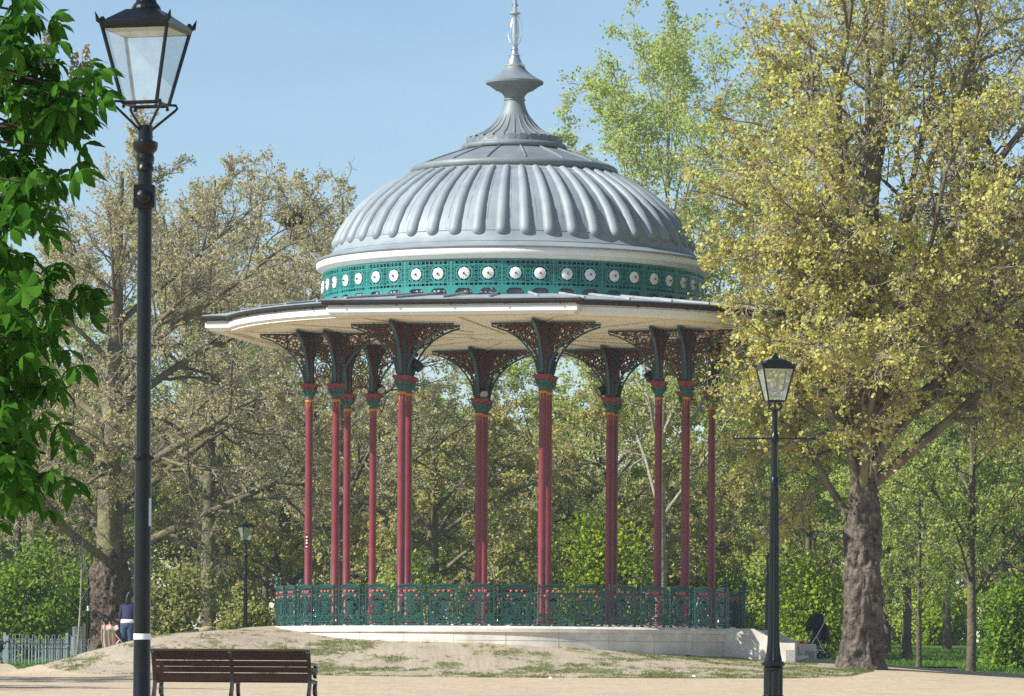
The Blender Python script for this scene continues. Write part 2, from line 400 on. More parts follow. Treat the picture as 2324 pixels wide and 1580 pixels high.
M_STONE = node_mat('pale_rendered_stone', (.74, .69, .60), .8, noise=(1.6, .2, (.50, .465, .40)), bump=(14, .25, .01))
M_DARK = node_mat('dark_timber_drum', (.018, .016, .017), .8)
M_ZINC = node_mat('silver_paint', (.55, .57, .58), .28, .75, noise=(6, .1))
M_FLOOR = node_mat('bandstand_floor', (.66, .62, .55), .8, noise=(2, .2))
band = thing('bandstand', 'Victorian bandstand with grey lead dome, teal pierced frieze and red columns', 'bandstand')

def fr(k):                                          # outward normal and tangent of bay k (0 front, 1 right, 2 back, 3 left)
    fa = TH + k * PI / 2
    return Vector((math.sin(fa), -math.cos(fa), 0)), Vector((math.cos(fa), math.sin(fa), 0))
def ang(v): return math.atan2(v.y, v.x)

# plinth (round, with coping) and floor
b = MB(); b.lathe([(6.42, -.6), (6.42, ZP - .16), (6.47, ZP - .15), (6.47, ZP - .06), (6.40, ZP), (6.05, ZP + .004)], 160)
plinth = b.build('plinth', M_STONE, band, True, .5)
b = MB()
for i in range(30):
    a = 2 * PI * (i + .4) / 30; b.strip([(a, -.2), (a, ZP - .17)], .0015, lambda u, v, d: ((6.421 + d) * math.cos(u), (6.421 + d) * math.sin(u), v), .004)
b.tube([(6.4215 * math.cos(a), 6.4215 * math.sin(a), .80) for a in np.linspace(0, 2 * PI, 161)[:-1]], .006, 4, closed=True)
b.build('plinth_joint', node_mat('joint_mortar', (.42, .38, .32), .9), plinth)
b = MB(); b.lathe([(6.05, ZP + .01), (6.02, ZF), (.01, ZF + .02)], 64); b.build('floor', M_FLOOR, band)
# stepped entrance on the right with its two wing walls
n1, t1 = fr(1)
ZG = .1
for s in (-1, 1):
    b = MB(); o0, o1 = (1.62, 2.0)
    def P(n, t, z): return n1 * n + t1 * (s * t) + Vector((0, 0, z))
    def slab(na, za, nb, zb, ta=o0, tb=o1, zl=ZG, mb=b):
        mb.hexa([P(na, ta, zl), P(nb, ta, zl), P(nb, tb, zl), P(na, tb, zl)], [P(na, ta, za), P(nb, ta, zb), P(nb, tb, zb), P(na, tb, za)])
    slab(5.9, ZP + .003, 6.85, ZP + .003); slab(6.853, ZP, 7.55, .80); slab(7.553, .80, 7.95, .80, o0 - .04, o1 + .03)
    b.build('wing_wall', M_STONE, band)
    b = MB(); slab(7.72, .62, 7.965, .62, o0 - .05, o1 + .042, mb=b); b.build('granite_block', node_mat('speckled_granite', (.36, .35, .34), .6, noise=(40, .4)), band)
for i in range(5):
    b = MB(); n0 = 6.3 + i * .3
    z1 = ZP - .02 - i * .165
    b.hexa([n1 * n0 + t1 * -1.57 + Vector((0, 0, ZG)), n1 * (n0 + .33) + t1 * -1.57 + Vector((0, 0, ZG)), n1 * (n0 + .33) + t1 * 1.57 + Vector((0, 0, ZG)), n1 * n0 + t1 * 1.57 + Vector((0, 0, ZG))],
           [n1 * n0 + t1 * -1.57 + Vector((0, 0, z1)), n1 * (n0 + .33) + t1 * -1.57 + Vector((0, 0, z1)), n1 * (n0 + .33) + t1 * 1.57 + Vector((0, 0, z1)), n1 * n0 + t1 * 1.57 + Vector((0, 0, z1))])
    b.build('step', M_STONE, band)
b = MB(); a = math.radians(-45); pv = Vector((6.425 * math.cos(a), 6.425 * math.sin(a), .42)); b.box(pv, (.02, .2, .1), a)
b.build('vent_grate', node_mat('rusty_vent', (.12, .05, .03), .8), band)

# columns
b = MB(); b.lathe([(.13, ZF - .02), (.13, ZF + .12), (.105, ZF + .16), (.103, 4), (.097, 7.2)], 28); col_m = b.build('column', M_RED, None, True, .6)
b = MB(); b.lathe([(.1, 7.195), (.125, 7.2), (.125, 7.225), (.104, 7.23)], 24); neck_m = b.build('necking', M_DRED, None, True)
b = MB(); b.lathe([(.1, 7.13), (.107, 7.13), (.107, 7.194), (.1, 7.194)], 28)
for i in range(8):
    a = PI * 2 * (i + .5) / 8; L = .17 if i % 2 else .13
    b.box((.1005 * math.cos(a), .1005 * math.sin(a), 7.13 - L / 2), (.008, .014, L), a)
gold_m = b.build('gilt_band', M_GOLD, None)
b = MB(); b.lathe([(.104, 7.228), (.108, 7.28), (.12, 7.34), (.15, 7.40), (.19, 7.44), (.195, 7.462), (.16, 7.47)], 40, lobes=(8, .06))
for i in range(4):
    a = PI / 4 + i * PI / 2
    b.ball((.2 * math.cos(a), .2 * math.sin(a), 7.425), .05, 8, 6)
for i in range(8):
    a = i * PI / 4
    b.ball((.135 * math.cos(a), .135 * math.sin(a), 7.36), .04, 8, 6, (1, 1, 1.5))
cap_m = b.build('capital', M_CAPT, None, True)
b = MB()
def sq_loft(b, prof, rz=0):
    V = []
    for h, z in prof:
        for sx, sy in ((-1, -1), (1, -1), (1, 1), (-1, 1)): V.append((sx * h, sy * h, z))
    K = len(prof)
    b.add(V, [(k * 4 + i, k * 4 + (i + 1) % 4, k * 4 + 4 + (i + 1) % 4, k * 4 + 4 + i) for k in range(K - 1) for i in range(4)] + [(3, 2, 1, 0), tuple((K - 1) * 4 + i for i in range(4))])
sq_loft(b, [(.165, 7.462), (.175, 7.50), (.185, 7.51), (.20, 7.545), (.215, 7.56), (.215, 7.60), (.2, 7.612)])
for i in range(4):
    a = i * PI / 2; b.ball((.165 * math.cos(a), .165 * math.sin(a), 7.45), .045, 6, 5, (1, 1, 1.2))
aba_m = b.build('abacus', M_DRED, None)
b = MB(); b.box((0, 0, (7.612 + ZS) / 2), (.17, .17, ZS - 7.612)); post_m = b.build('post', M_DRED, None)
b = MB()
for sx in (-1, 1):
    for sy in (-1, 1): b.box((sx * .088, sy * .088, (7.612 + ZS) / 2), (.036, .036, ZS - 7.62))
pe_m = b.build('post_edging', M_BTEAL, None)
pe_m.parent = post_m

# spandrel bracket: local +X away from the post, Z up
def vert(u, v, d): return (u, d, v)
BL, BZ0, BZ1 = 1.34, 7.62, ZS - .015
def bcurve(n=26):
    kx = [.105, .15, .165, .20, .28, .38, .50, .66, .84, 1.05, 1.22, BL]; kz = [-1.335, -1.25, -1.15, -1.02, -.85, -.69, -.545, -.40, -.285, -.185, -.13, -.095]
    t_ = np.linspace(0, 1, n); q = np.linspace(0, 1, len(kx))
    return [(float(np.interp(a, q, kx)), BZ1 + float(np.interp(a, q, kz))) for a in t_]
b = MB(); cv = bcurve()
b.strip(cv, .04, vert, .075)
b.strip([(.11, BZ1 - .02), (BL + .02, BZ1 - .02)], .035, vert, .075)
b.strip([(BL - .005, BZ1 - .02), (BL - .005, BZ1 - .1)], .03, vert, .06)
b.strip([(.112, BZ0), (.112, BZ1 - .04)], .03, vert, .04)
rib_m = b.build('bracket_rib', M_BTEAL, None)
b = MB(); rr = random.Random(3)
cu = np.array(cv)
def under(u): return np.interp(u, cu[:, 0], cu[:, 1])      # height of the curve at u
wc = (.40, BZ1 - .29)
b.strip(circ(*wc, .215, 28), .035, vert, .03, True); b.strip(circ(*wc, .165, 24), .022, vert, .03, True)
b.strip(circ(*wc, .055, 12), .05, vert, .03, True)
for i in range(24):
    a = 2 * PI * i / 24; b.strip([(wc[0] + .165 * math.cos(a), wc[1] + .165 * math.sin(a)), (wc[0] + .215 * math.cos(a), wc[1] + .215 * math.sin(a))], .02, vert, .025)
for i in range(8):
    a = 2 * PI * i / 8; b.strip([(wc[0] + .06 * math.cos(a), wc[1] + .06 * math.sin(a)), (wc[0] + .16 * math.cos(a), wc[1] + .16 * math.sin(a))], .024, vert, .025)
for (su, sv, sr, d, a0) in ((.71, BZ1 - .13, .085, 1, 0), (.86, BZ1 - .105, .055, -1, 2), (.955, BZ1 - .1, .04, 1, 1), (.60, BZ1 - .22, .05, -1, 1), (.17, BZ1 - .12, .05, 1, 3),
                            (.215, BZ1 - .62, .06, 1, 1), (.30, BZ1 - .55, .05, -1, 0), (.195, BZ1 - .78, .05, -1, 2), (.17, BZ1 - .9, .038, 1, 0), (.165, BZ1 - 1.0, .035, -1, 1),
                            (.155, BZ1 - 1.1, .025, 1, 2), (.17, BZ1 - .46, .045, 1, 4), (.62, BZ1 - .07, .04, 1, 2), (.76, BZ1 - .03, .03, 1, 0), (.18, BZ1 - .3, .045, -1, 1)):
    b.strip(spiral(su, sv, sr, 1.5, a0, d, 18, .2), [.028] * 17 + [.02] * 2, vert, .025)
    b.strip([(su + sr * math.cos(a0), sv + sr * math.sin(a0)), (su + sr * 1.5 * math.cos(a0 + .4), min(BZ1 - .02, sv + sr * 1.5 * math.sin(a0 + .4)))], .022, vert, .025)
b.strip([(.135, BZ1 - 1.22), (.15, BZ1 - 1.0), (.17, BZ1 - .8), (.22, BZ1 - .62), (.32, BZ1 - .47)], .03, vert, .024)
b.strip([(.6, BZ1 - .2), (.8, BZ1 - .135), (1.0, BZ1 - .1), (1.2, BZ1 - .075), (1.3, BZ1 - .05)], .025, vert, .024); b.strip([(.13, BZ1 - .05), (.6, BZ1 - .045), (1.28, BZ1 - .04)], .02, vert, .024)
b.strip([(.4, BZ1 - .1), (.4, BZ1 - .03)], .03, vert, .024); b.strip([(.125, BZ1 - 1.25), (.125, BZ1 - .03)], .02, vert, .024); b.strip([(.12, BZ1 - .29), (.2, BZ1 - .29)], .03, vert, .024)
for k in range(190):                                   # leaf work filling the corners
    u_ = rr.uniform(.14, 1.28); v_ = rr.uniform(BZ0 + .1, BZ1 - .05)
    if v_ < under(u_) + .03 or math.hypot(u_ - wc[0], v_ - wc[1]) < .24: continue
    a = rr.uniform(0, 2 * PI); L = rr.uniform(.03, .06)
    pts = [(u_ + L * t_ * math.cos(a + t_ * .8), v_ + L * t_ * math.sin(a + t_ * .8)) for t_ in (-1, -.5, 0, .5, 1)]
    if any(q[1] < under(q[0]) + .005 or q[1] > BZ1 - .02 for q in pts): continue
    b.strip(pts, [.01, .035, .045, .035, .01], vert, .022)
brk_m = b.build('bracket', M_BROWN, None)
rib_m.parent = brk_m
# lattice panel between the two columns of a pair (0 .. .50 wide)
b = MB(); LW = .50
for z in (7.98, 8.45):
    for (r, wd) in ((.215, .03), (.15, .018), (.05, .04)): b.strip(circ(LW / 2, z, r, 22), wd, vert, .025, True)
    for i in range(8):
        a = 2 * PI * i / 8; b.strip([(LW / 2 + .05 * math.cos(a), z + .05 * math.sin(a)), (LW / 2 + .21 * math.cos(a), z + .21 * math.sin(a))], .016, vert, .02)
        b.strip(spiral(LW / 2 + .105 * math.cos(a + .39), z + .105 * math.sin(a + .39), .04, 1.2, a, 1, 10), .016, vert, .02)
    for sx in (.03, LW - .03):
        for sz in (-.2, .2): b.strip(spiral(sx + (.03 if sx < .2 else -.03), z + sz, .04, 1.3, 0, 1 if sx < .2 else -1, 12), .02, vert, .02)
b.strip([(.0, 8.70), (LW, 8.70)], .03, vert, .03); b.strip([(0, 8.93), (LW, 8.93)], .04, vert, .04)
for i in range(6): b.strip(circ(.045 + i * .082, 8.81, .04, 10), .02, vert, .02, True); b.strip(circ(.045 + i * .082, 8.88, .03, 8), .018, vert, .02, True)
b.strip([(LW / 2 + .24 * math.cos(a), 7.62 + .2 * math.sin(a)) for a in np.linspace(PI, 0, 12)], .035, vert, .03)
lat_m = b.build('lattice_panel', M_BROWN, None)

def place(o, loc, rz, parent=band, first=[]):
    if o.name in first: o = dup(o)
    else: first.append(o.name)
    o.parent = parent; o.location = loc; o.rotation_euler = (0, 0, rz); return o
for m_ in (neck_m, gold_m, cap_m, aba_m): m_.parent = col_m
A0, SEP = 4.707, .366
for k in range(4):
    n, t = fr(k); wd = 1.85 if k % 2 == 0 else 2.10
    for s in (-1, 1):
        for io in (1, -1):
            p = n * (A0 + io * SEP) + t * (s * wd)
            place(col_m, p, ang(n)); place(post_m, p, ang(n))
            place(brk_m, p, ang(n) + (0 if io > 0 else PI))
            for q in (-1, 1): place(brk_m, p, ang(n) + q * PI / 2)
        place(lat_m, n * (A0 - SEP + .116) + t * (s * wd), ang(n))

# canopy outline: circle with four projecting straight bays
RC, AE, WE = 7.71, 7.65, 3.23
NE0 = math.sqrt(RC ** 2 - WE ** 2)
outline = []
for k in range(4):
    n, t = fr(k)
    outline += [n * NE0 + t * -WE, n * AE + t * -WE, n * AE + t * WE, n * NE0 + t * WE]
    a0 = ang(outline[-1]); n2, t2 = fr(k + 1); a1 = ang(n2 * NE0 + t2 * -WE)
    if a1 < a0: a1 += 2 * PI
    outline += [Vector((RC * math.cos(a), RC * math.sin(a), 0)) for a in np.linspace(a0, a1, 16)[1:-1]]
ONP = np.array([(p.x, p.y) for p in outline])
def offset(d):
    P_ = ONP; A = P_ - np.roll(P_, 1, 0); B = np.roll(P_, -1, 0) - P_
    nA = np.stack([A[:, 1], -A[:, 0]], 1); nA /= np.linalg.norm(nA, axis=1)[:, None]
    nB = np.stack([B[:, 1], -B[:, 0]], 1); nB /= np.linalg.norm(nB, axis=1)[:, None]
    m_ = nA + nB; m_ /= (1 + (nA * nB).sum(1))[:, None]
    return P_ + m_ * d
def loft(prof, mb):
    N = len(ONP); V = []
    for d, z in prof: V += [(x, y, z) for x, y in offset(d)]
    mb.add(V, [(k * N + i, k * N + (i + 1) % N, (k + 1) * N + (i + 1) % N, (k + 1) * N + i) for k in range(len(prof) - 1) for i in range(N)])
b = MB(); loft([(-.16, ZS + .02), (-.16, ZS), (-.09, ZS - .01), (-.09, ZS + .035), (-.05, ZS + .04), (-.05, ZS + .06), (-.01, ZS + .07), (-.01, ZS + .20), (-.05, ZS + .205), (-.05, ZS + .33)], b)
b.build('fascia', M_WHITE, band)
b = MB(); loft([(-.045, ZS + .25), (.05, ZS + .255), (.10, ZS + .30), (.105, ZS + .355), (-.03, ZS + .36)], b); gut = b.build('gutter', M_GUT, band)
b = MB()
for i in range(4):
    n, t = fr(i)
    for s_ in np.linspace(-2.8, 2.8, 5): b.box(n * (AE + .04) + t * s_ + Vector((0, 0, ZS + .245)), (.08, .025, .035), ang(n))
for a in np.arange(0, 2 * PI, .19):
    d_ = min(abs((a - ang(fr(k)[0]) + PI) % (2 * PI) - PI) for k in range(4))
    if d_ > .48: b.box((math.cos(a) * (RC + .04), math.sin(a) * (RC + .04), ZS + .245), (.08, .025, .035), a)
b.build('gutter_bracket', M_GUT, band)
# soffit with its moulded ribs
b = MB(); o_ = offset(-.16); N = len(o_)
for r_in, r_out in ((0, 1),):
    V = [(x, y, ZS + .01) for x, y in o_] + [(x * .45, y * .45, ZS + .01) for x, y in o_]
    b.add(V, [(i, i + N, (i + 1) % N + N, (i + 1) % N) for i in range(N)]); b.add([(x * .45, y * .45, ZS + .01) for x, y in o_], [tuple(range(N))])
b.build('soffit', M_CREAM, band)
b = MB()
for d in (-.45, -.62):
    L = [(x, y, ZS - .01) for x, y in offset(d)]; b.tube(L, .035 if d > -.5 else .02, 5, closed=True)
for k in range(4):
    n, t = fr(k)
    c0, c1 = n * (AE - .5) + t * -(WE - .5), n * (AE - .5) + t * (WE - .5)
    for c in (c0, c1): b.tube([c + Vector((0, 0, ZS - .012)), c * .25 + Vector((0, 0, ZS - .012))], .022, 5)
    b.tube([n * (AE - .5) + Vector((0, 0, ZS - .012)), n * 1.2 + Vector((0, 0, ZS - .012))], .022, 5)
    a = ang(n) + PI / 4; b.tube([(7.1 * math.cos(a), 7.1 * math.sin(a), ZS - .012), (1.2 * math.cos(a), 1.2 * math.sin(a), ZS - .012)], .022, 5)
b.tube([(1.2 * math.cos(a), 1.2 * math.sin(a), ZS - .012) for a in np.linspace(0, 2 * PI, 28)[:-1]], .04, 5, closed=True)
b.build('soffit_rib', M_CREAMR, band)
# canopy roof of lead sheet with rolls
b = MB(); RD = 4.3
loft([(.0, ZS + .365), (.05, ZS + .37), (.055, ZS + .40), (.0, ZS + .41)], b)
o_ = offset(0.0); N = len(o_)
V = [(x, y, ZS + .41) for x, y in o_] + [(x * RD / math.hypot(x, y), y * RD / math.hypot(x, y), 9.80) for x, y in o_]
b.add(V, [(i, (i + 1) % N, (i + 1) % N + N, i + N) for i in range(N)])
def edge_r(a):
    for k in range(4):
        n, t = fr(k); c = math.cos(a - ang(n))
        if c > 0:
            d = AE / c
            if abs(d * math.sin(a - ang(n))) <= WE: return d
    return RC
for i in range(40):
    a = 2 * PI * (i + .5) / 40; r0 = edge_r(a) - .02
    b.tube([(RD * math.cos(a), RD * math.sin(a), 9.825), (r0 * math.cos(a), r0 * math.sin(a), ZS + .44)], .035, 6)
b.build('canopy_roof', M_LEADR, band)

# pierced frieze: 24 panels of 15 degrees, two white rosettes each
RF = 5.085; ZB = 9.72
def fm(u, v, d): a = -u / RF; r = RF + d; return (r * math.sin(-a), -r * math.cos(a), ZB + v)
PW = RF * 2 * PI / 24
b = MB(); T = .03
for (v, wd) in ((.855, .035), (.735, .028), (.275, .028), (.185, .03)): b.strip([(u, v) for u in np.linspace(-PW / 2, PW / 2, 9)], wd, fm, T)
for u_ in (-PW / 2 + .012, -PW / 2 + .1, PW / 2 - .012, PW / 2 - .1, -.055, .055):
    b.strip([(u_, .185), (u_, .855)], .024, fm, T)
RX = .315
for s in (-1, 1):
    cu_, cvz = s * RX, .505
    b.strip(circ(cu_, cvz, .205, 28), .026, fm, T, True); b.strip(circ(cu_, cvz, .222, 28, .235), .016, fm, T, True)
    for i in range(8):
        a = 2 * PI * i / 8; b.strip(circ(cu_ + .178 * math.cos(a), cvz + .178 * math.sin(a), .024, 8), .02, fm, T * .8, True)
    for sx in (-1, 1):
        for sz in (-1, 1):
            x0, z0 = cu_ + sx * .205, cvz + sz * .19
            b.strip(spiral(x0, z0, .036, 1.3, 0, sx, 12), .016, fm, T * .8); b.strip(spiral(x0 - sx * .075, z0 + sz * .015, .024, 1.2, 1, -sx, 9), .014, fm, T * .8)
            b.strip(spiral(x0 + sx * .01, z0 - sz * .08, .024, 1.2, 1, -sx, 9), .014, fm, T * .8)
    for i in range(3):
        for vz in (.795, .23): b.strip(circ(cu_ + (i - 1) * .12, vz, .028, 10), .018, fm, T * .8, True)
    ue = s * (PW / 2 - .055)
    for vz in (.795, .23): b.strip(circ(ue, vz, .028, 10), .018, fm, T * .8, True)
    for q in range(4):
        for sx in (-1, 1): b.strip(spiral(ue + sx * .022, .335 + q * .115, .022, 1.1, 0, sx, 8), .014, fm, T * .8)
    b.strip([(ue, .28), (ue, .73)], .018, fm, T * .8)
for vz, r in ((.505, .03), (.64, .022), (.38, .022)): b.strip(circ(0, vz, r, 10, r * (1 if vz == .505 else 2.6)), .016, fm, T * .8, True)
ft = [(-PW / 2, .17), (-PW / 2, -.03), (-PW / 2 + .1, -.03), (-PW / 2 + .13, .06), (-PW / 2 + .2, .13), (-.2, .13), (-.12, .07), (-.08, -.02), (.08, -.02), (.12, .07), (.2, .13), (PW / 2 - .2, .13), (PW / 2 - .13, .06), (PW / 2 - .1, -.03), (PW / 2, -.03), (PW / 2, .17)]
for i in range(len(ft) - 1):
    (u0, v0), (u1, v1) = ft[i], ft[i + 1]
    if abs(u1 - u0) > .001: b.prism([(u0, v0), (u1, v1), (u1, .172), (u0, .172)], fm, T)
frz = b.build('frieze_panel', M_TEAL, None)
b = MB()
for i in range(32):
    pass
prof = [(.0, .045), (.05, .043), (.10, .036), (.145, .018), (.15, .0), (0, -.005)]
V = []; n_ = 48
for r, d in prof:
    for i in range(n_):
        a = 2 * PI * i / n_; rr_ = r * (1 + (.05 if i % 3 == 0 else -.015) * (r > .1)); dd = d - (.012 if i % 3 == 0 and r > .04 else 0)
        V.append(fm(RX + rr_ * math.cos(a),   .505 + rr_ * math.sin(a), dd + .02))
b.add(V, [(k * n_ + i, k * n_ + (i + 1) % n_, (k + 1) * n_ + (i + 1) % n_, (k + 1) * n_ + i) for k in range(len(prof) - 1) for i in range(n_)])
ros = b.build('rosette', M_WHITE, frz, True, .9)
b = MB(); b.ball(fm(RX,   .505, .085), .028, 8, 6); boss = b.build('rosette_boss', M_DRED, frz)
b = MB(); b.ball(fm(-RX,   .505, .085), .028, 8, 6); boss2 = b.build('rosette_boss', M_DRED, frz)
ros2 = dup(ros); ros2.rotation_euler = (0, 0, -2 * RX / RF); ros2.parent = frz
for i in range(24):
    o = frz if i == 0 else dup(frz)
    o.parent = band; o.rotation_euler = (0, 0, 2 * PI * (i + .28) / 24)
b = MB(); b.lathe([(4.6, 9.84), (4.7, 9.88), (4.7, 10.65)], 64); b.build('drum', M_DARK, band, True); b = MB(); b.lathe([(4.98, 9.66), (4.95, 9.70), (4.93, 9.895), (4.6, 9.9)], 96); b.build('lead_upstand', M_LEADR, band, True)
b = MB(); b.lathe([(4.69, 10.56), (5.02, 10.56), (5.04, 10.585), (5.13, 10.62), (5.17, 10.665), (5.20, 10.69), (5.245, 10.70), (5.275, 10.74), (5.285, 10.83), (5.25, 10.885), (4.6, 10.89)], 128)
b.build('cornice', M_WHITE, band, True, .7)
# dome
b = MB()
dome_prof = [(4.7, 10.885), (5.31, 10.885), (5.325, 10.91), (5.30, 10.935), (5.12, 10.98), (4.95, 11.06), (4.82, 11.2), (4.76, 11.34), (4.66, 11.6), (4.40, 12.03), (4.05, 12.42), (3.64, 12.75), (3.2, 13.04), (2.72, 13.28), (2.5, 13.36)]
b.lathe(dome_prof, 144)
dr = np.array(dome_prof[5:])
dl = np.concatenate([[0], np.cumsum(np.hypot(*np.diff(dr, axis=0).T))])
def dome_at(s): return np.interp(s, dl, dr[:, 0]), np.interp(s, dl, dr[:, 1])
s0, s1 = .24, dl[-1] - .33
for i in range(48):
    a = 2 * PI * (i + .5) / 48; pts, rad = [], []
    Ls = s1 - s0
    for q in list(np.array([0, .12, .35, .7, 1.1, 1.6]) * .15 / Ls) + list(np.linspace(.16, .9, 12)) + list(1 - np.array([1.0, .6, .25, .05, 0]) * .09 / Ls):
        r, z = dome_at(s0 + Ls * q); R0 = .172 * (1 - q) + .102 * q
        e0, e1 = min(1, q * Ls / R0), min(1, (1 - q) * Ls / R0)
        r -= .03; z -= .02; pts.append((r * math.cos(a), r * math.sin(a), z)); rad.append(max(.004, R0 * math.sqrt(max(0, 1 - (1 - e0) ** 2)) * math.sqrt(max(0, 1 - (1 - e1) ** 2))))
    b.tube(pts, rad, 12)
for sq_ in (s0 + .13, s1 - .16, .02):
    r, z = dome_at(sq_); b.tube([(r * 1.001 * math.cos(a), r * 1.001 * math.sin(a), z + .003) for a in np.linspace(0, 2 * PI, 145)[:-1]], .011, 4, closed=True)
for i in range(48):                                   # lap joints of the lead sheets between the ribs
    a = 2 * PI * i / 48 + .02 * math.sin(i * 7.3); b.tube([((dome_at(q)[0] + .002) * math.cos(a), (dome_at(q)[0] + .002) * math.sin(a), dome_at(q)[1] + .002) for q in np.linspace(s0 + .13, s1 - .16, 8)], .006, 3)
b.build('dome', M_LEAD, band, True, .9)
b = MB(); tor = lambda R_, z_, r_: [(R_ + r_ * math.cos(a), z_ + r_ * math.sin(a)) for a in np.linspace(0, 2 * PI, 13)]
b.lathe(tor(2.68, 13.38, .11), 96); b.build('roll_moulding', M_LEAD2, band, True)
b = MB(); b.lathe([(2.66, 13.47), (2.3, 13.62), (1.85, 13.78), (1.4, 13.93)], 96)
for i in range(16):
    a = 2 * PI * (i + .3) / 16; b.tube([(r * math.cos(a), r * math.sin(a), z + .01) for r, z in ((2.64, 13.48), (2.3, 13.62), (1.85, 13.78), (1.42, 13.925))], .03, 6)
b.build('upper_roof', M_LEAD2, band, True, .8)
b = MB(); b.lathe(tor(1.34, 14.02, .085), 64)
for i in range(20):
    a = 2 * PI * i / 20; b.lathe([(1.34 + .088 * math.cos(q), 14.02 + .088 * math.sin(q)) for q in np.linspace(-1.2, 1.8, 8)], 1, a0=a, a1=a + .03)
b.build('roll_moulding', M_LEAD2, band, True)
b = MB(); b.lathe([(1.30, 14.08), (1.28, 14.12), (1.28, 14.24), (1.2, 14.25)], 64)
for i in range(26):
    a = 2 * PI * i / 26; b.lathe([(1.285, 14.15), (1.285, 14.285), (1.2, 14.285), (1.2, 14.24)], 3, a0=a, a1=a + 2 * PI / 26 * .62)
b.lathe([(1.22, 14.25), (1.05, 14.33), (.82, 14.44), (.64, 14.58), (.5, 14.74), (.40, 14.90), (.33, 15.05), (.285, 15.2), (.265, 15.3)], 72)
for i in range(24):
    a = 2 * PI * i / 24; b.tube([(r * math.cos(a), r * math.sin(a), z) for r, z in ((1.2, 14.265), (1.05, 14.335), (.82, 14.445), (.64, 14.585), (.5, 14.745), (.40, 14.9))], [.02, .028, .026, .022, .018, .006], 6)
b.build('cupola', M_LEAD2, band, True, .8)
b = MB(); b.lathe([(.262, 15.29), (.29, 15.3), (.29, 15.34), (.262, 15.36), (.28, 15.42), (.34, 15.5), (.45, 15.56), (.53, 15.585), (.53, 15.62), (.58, 15.63), (.66, 15.69), (.77, 15.745), (.78, 15.80), (.74, 15.83), (.6, 15.90), (.42, 16.02), (.3, 16.13), (.27, 16.2)], 40)
b.build('cup_moulding', M_LEAD2, band, True, .6)
b = MB(); b.lathe([(.27, 16.2), (.28, 16.22), (.275, 16.26), (.2, 16.29), (.19, 16.36), (.15, 16.42), (.13, 16.48), (.15, 16.5), (.15, 16.53), (.1, 16.56), (.085, 16.64), (.11, 16.66), (.085, 16.68), (.075, 16.75), (.09, 17.0), (.085, 17.2), (.055, 17.5), (.055, 17.6), (.15, 17.62), (.15, 17.66), (.06, 17.68), (.06, 17.82), (.1, 17.86), (.06, 17.9), (.055, 18.0), (.09, 18.03), (.05, 18.07), (.045, 18.5), (.02, 19.2), (.005, 19.6)], 20)
fin = b.build('finial', M_ZINC, band, True, .6)
b = MB()
for i in range(4):
    a = PI / 4 + i * PI / 2 + .3
    b.tube([((.03 + .19 * math.sin(PI * q) ** .75) * math.cos(a), (.03 + .19 * math.sin(PI * q) ** .75) * math.sin(a), 16.72 + .9 * q) for q in np.linspace(0, 1, 16)], .012, 5)
b.build('finial_cage', M_ZINC, fin)

# ------------------------------------------------------------------ cast iron railing panels on the plinth
RR = 6.26; NP = 42; PWR = 2 * PI * RR / NP
Z0 = ZP + .004
def rm(u, v, d): return (u, -RR * 1.0 - d, Z0 + v)
hw = .365
b = MB()
for s in (-1, 1): b.strip([(s * hw, .03), (s * hw, 1.02)], .035, rm, .035); b.strip([(s * (hw - .0), 0.0), (s * hw, .06)], .06, rm, .05)
for v, wd in ((.11, .028), (.26, .022), (.835, .026), (.925, .016), (.985, .022)): b.strip([(-hw, v), (hw, v)], wd, rm, .035)
b.strip([(-hw, 1.0), (-.28, 1.01), (-.15, 1.045), (0, 1.06), (.15, 1.045), (.28, 1.01), (hw, 1.0)], .04, rm, .07)
b.prism([(-hw, .99), (hw, .99), (.28, 1.01), (.15, 1.05), (0, 1.065), (-.15, 1.05), (-.28, 1.01)], rm, .02)
for i in range(15): b.strip([(-.32 + i * .0457, .925), (-.32 + i * .0457, .985)], .014, rm, .02)
b.strip(circ(0, .47, .25, 26, .33, PI * 1.12 - PI, PI * 1.88, True)[::1], .026, rm, .03)
b.strip(circ(0, .50, .30, 22, .325, 0, PI, True), .018, rm, .03)
for i in range(13):
    a = PI * (i + .5) / 13; b.strip([(.25 * math.cos(a), .5 + .27 * math.sin(a)), (.3 * math.cos(a), .5 + .325 * math.sin(a))], .016, rm, .02)
for i in range(5):                                    # palmette
    a = PI / 2 + (i - 2) * .62; L = .15 if i == 2 else .12
    b.strip([(0 + L * q * math.cos(a), .66 + L * q * math.sin(a) - .03 * q * q * abs(i - 2)) for q in (0, .3, .6, .85, 1)], [.02, .05, .05, .035, .008], rm, .04)
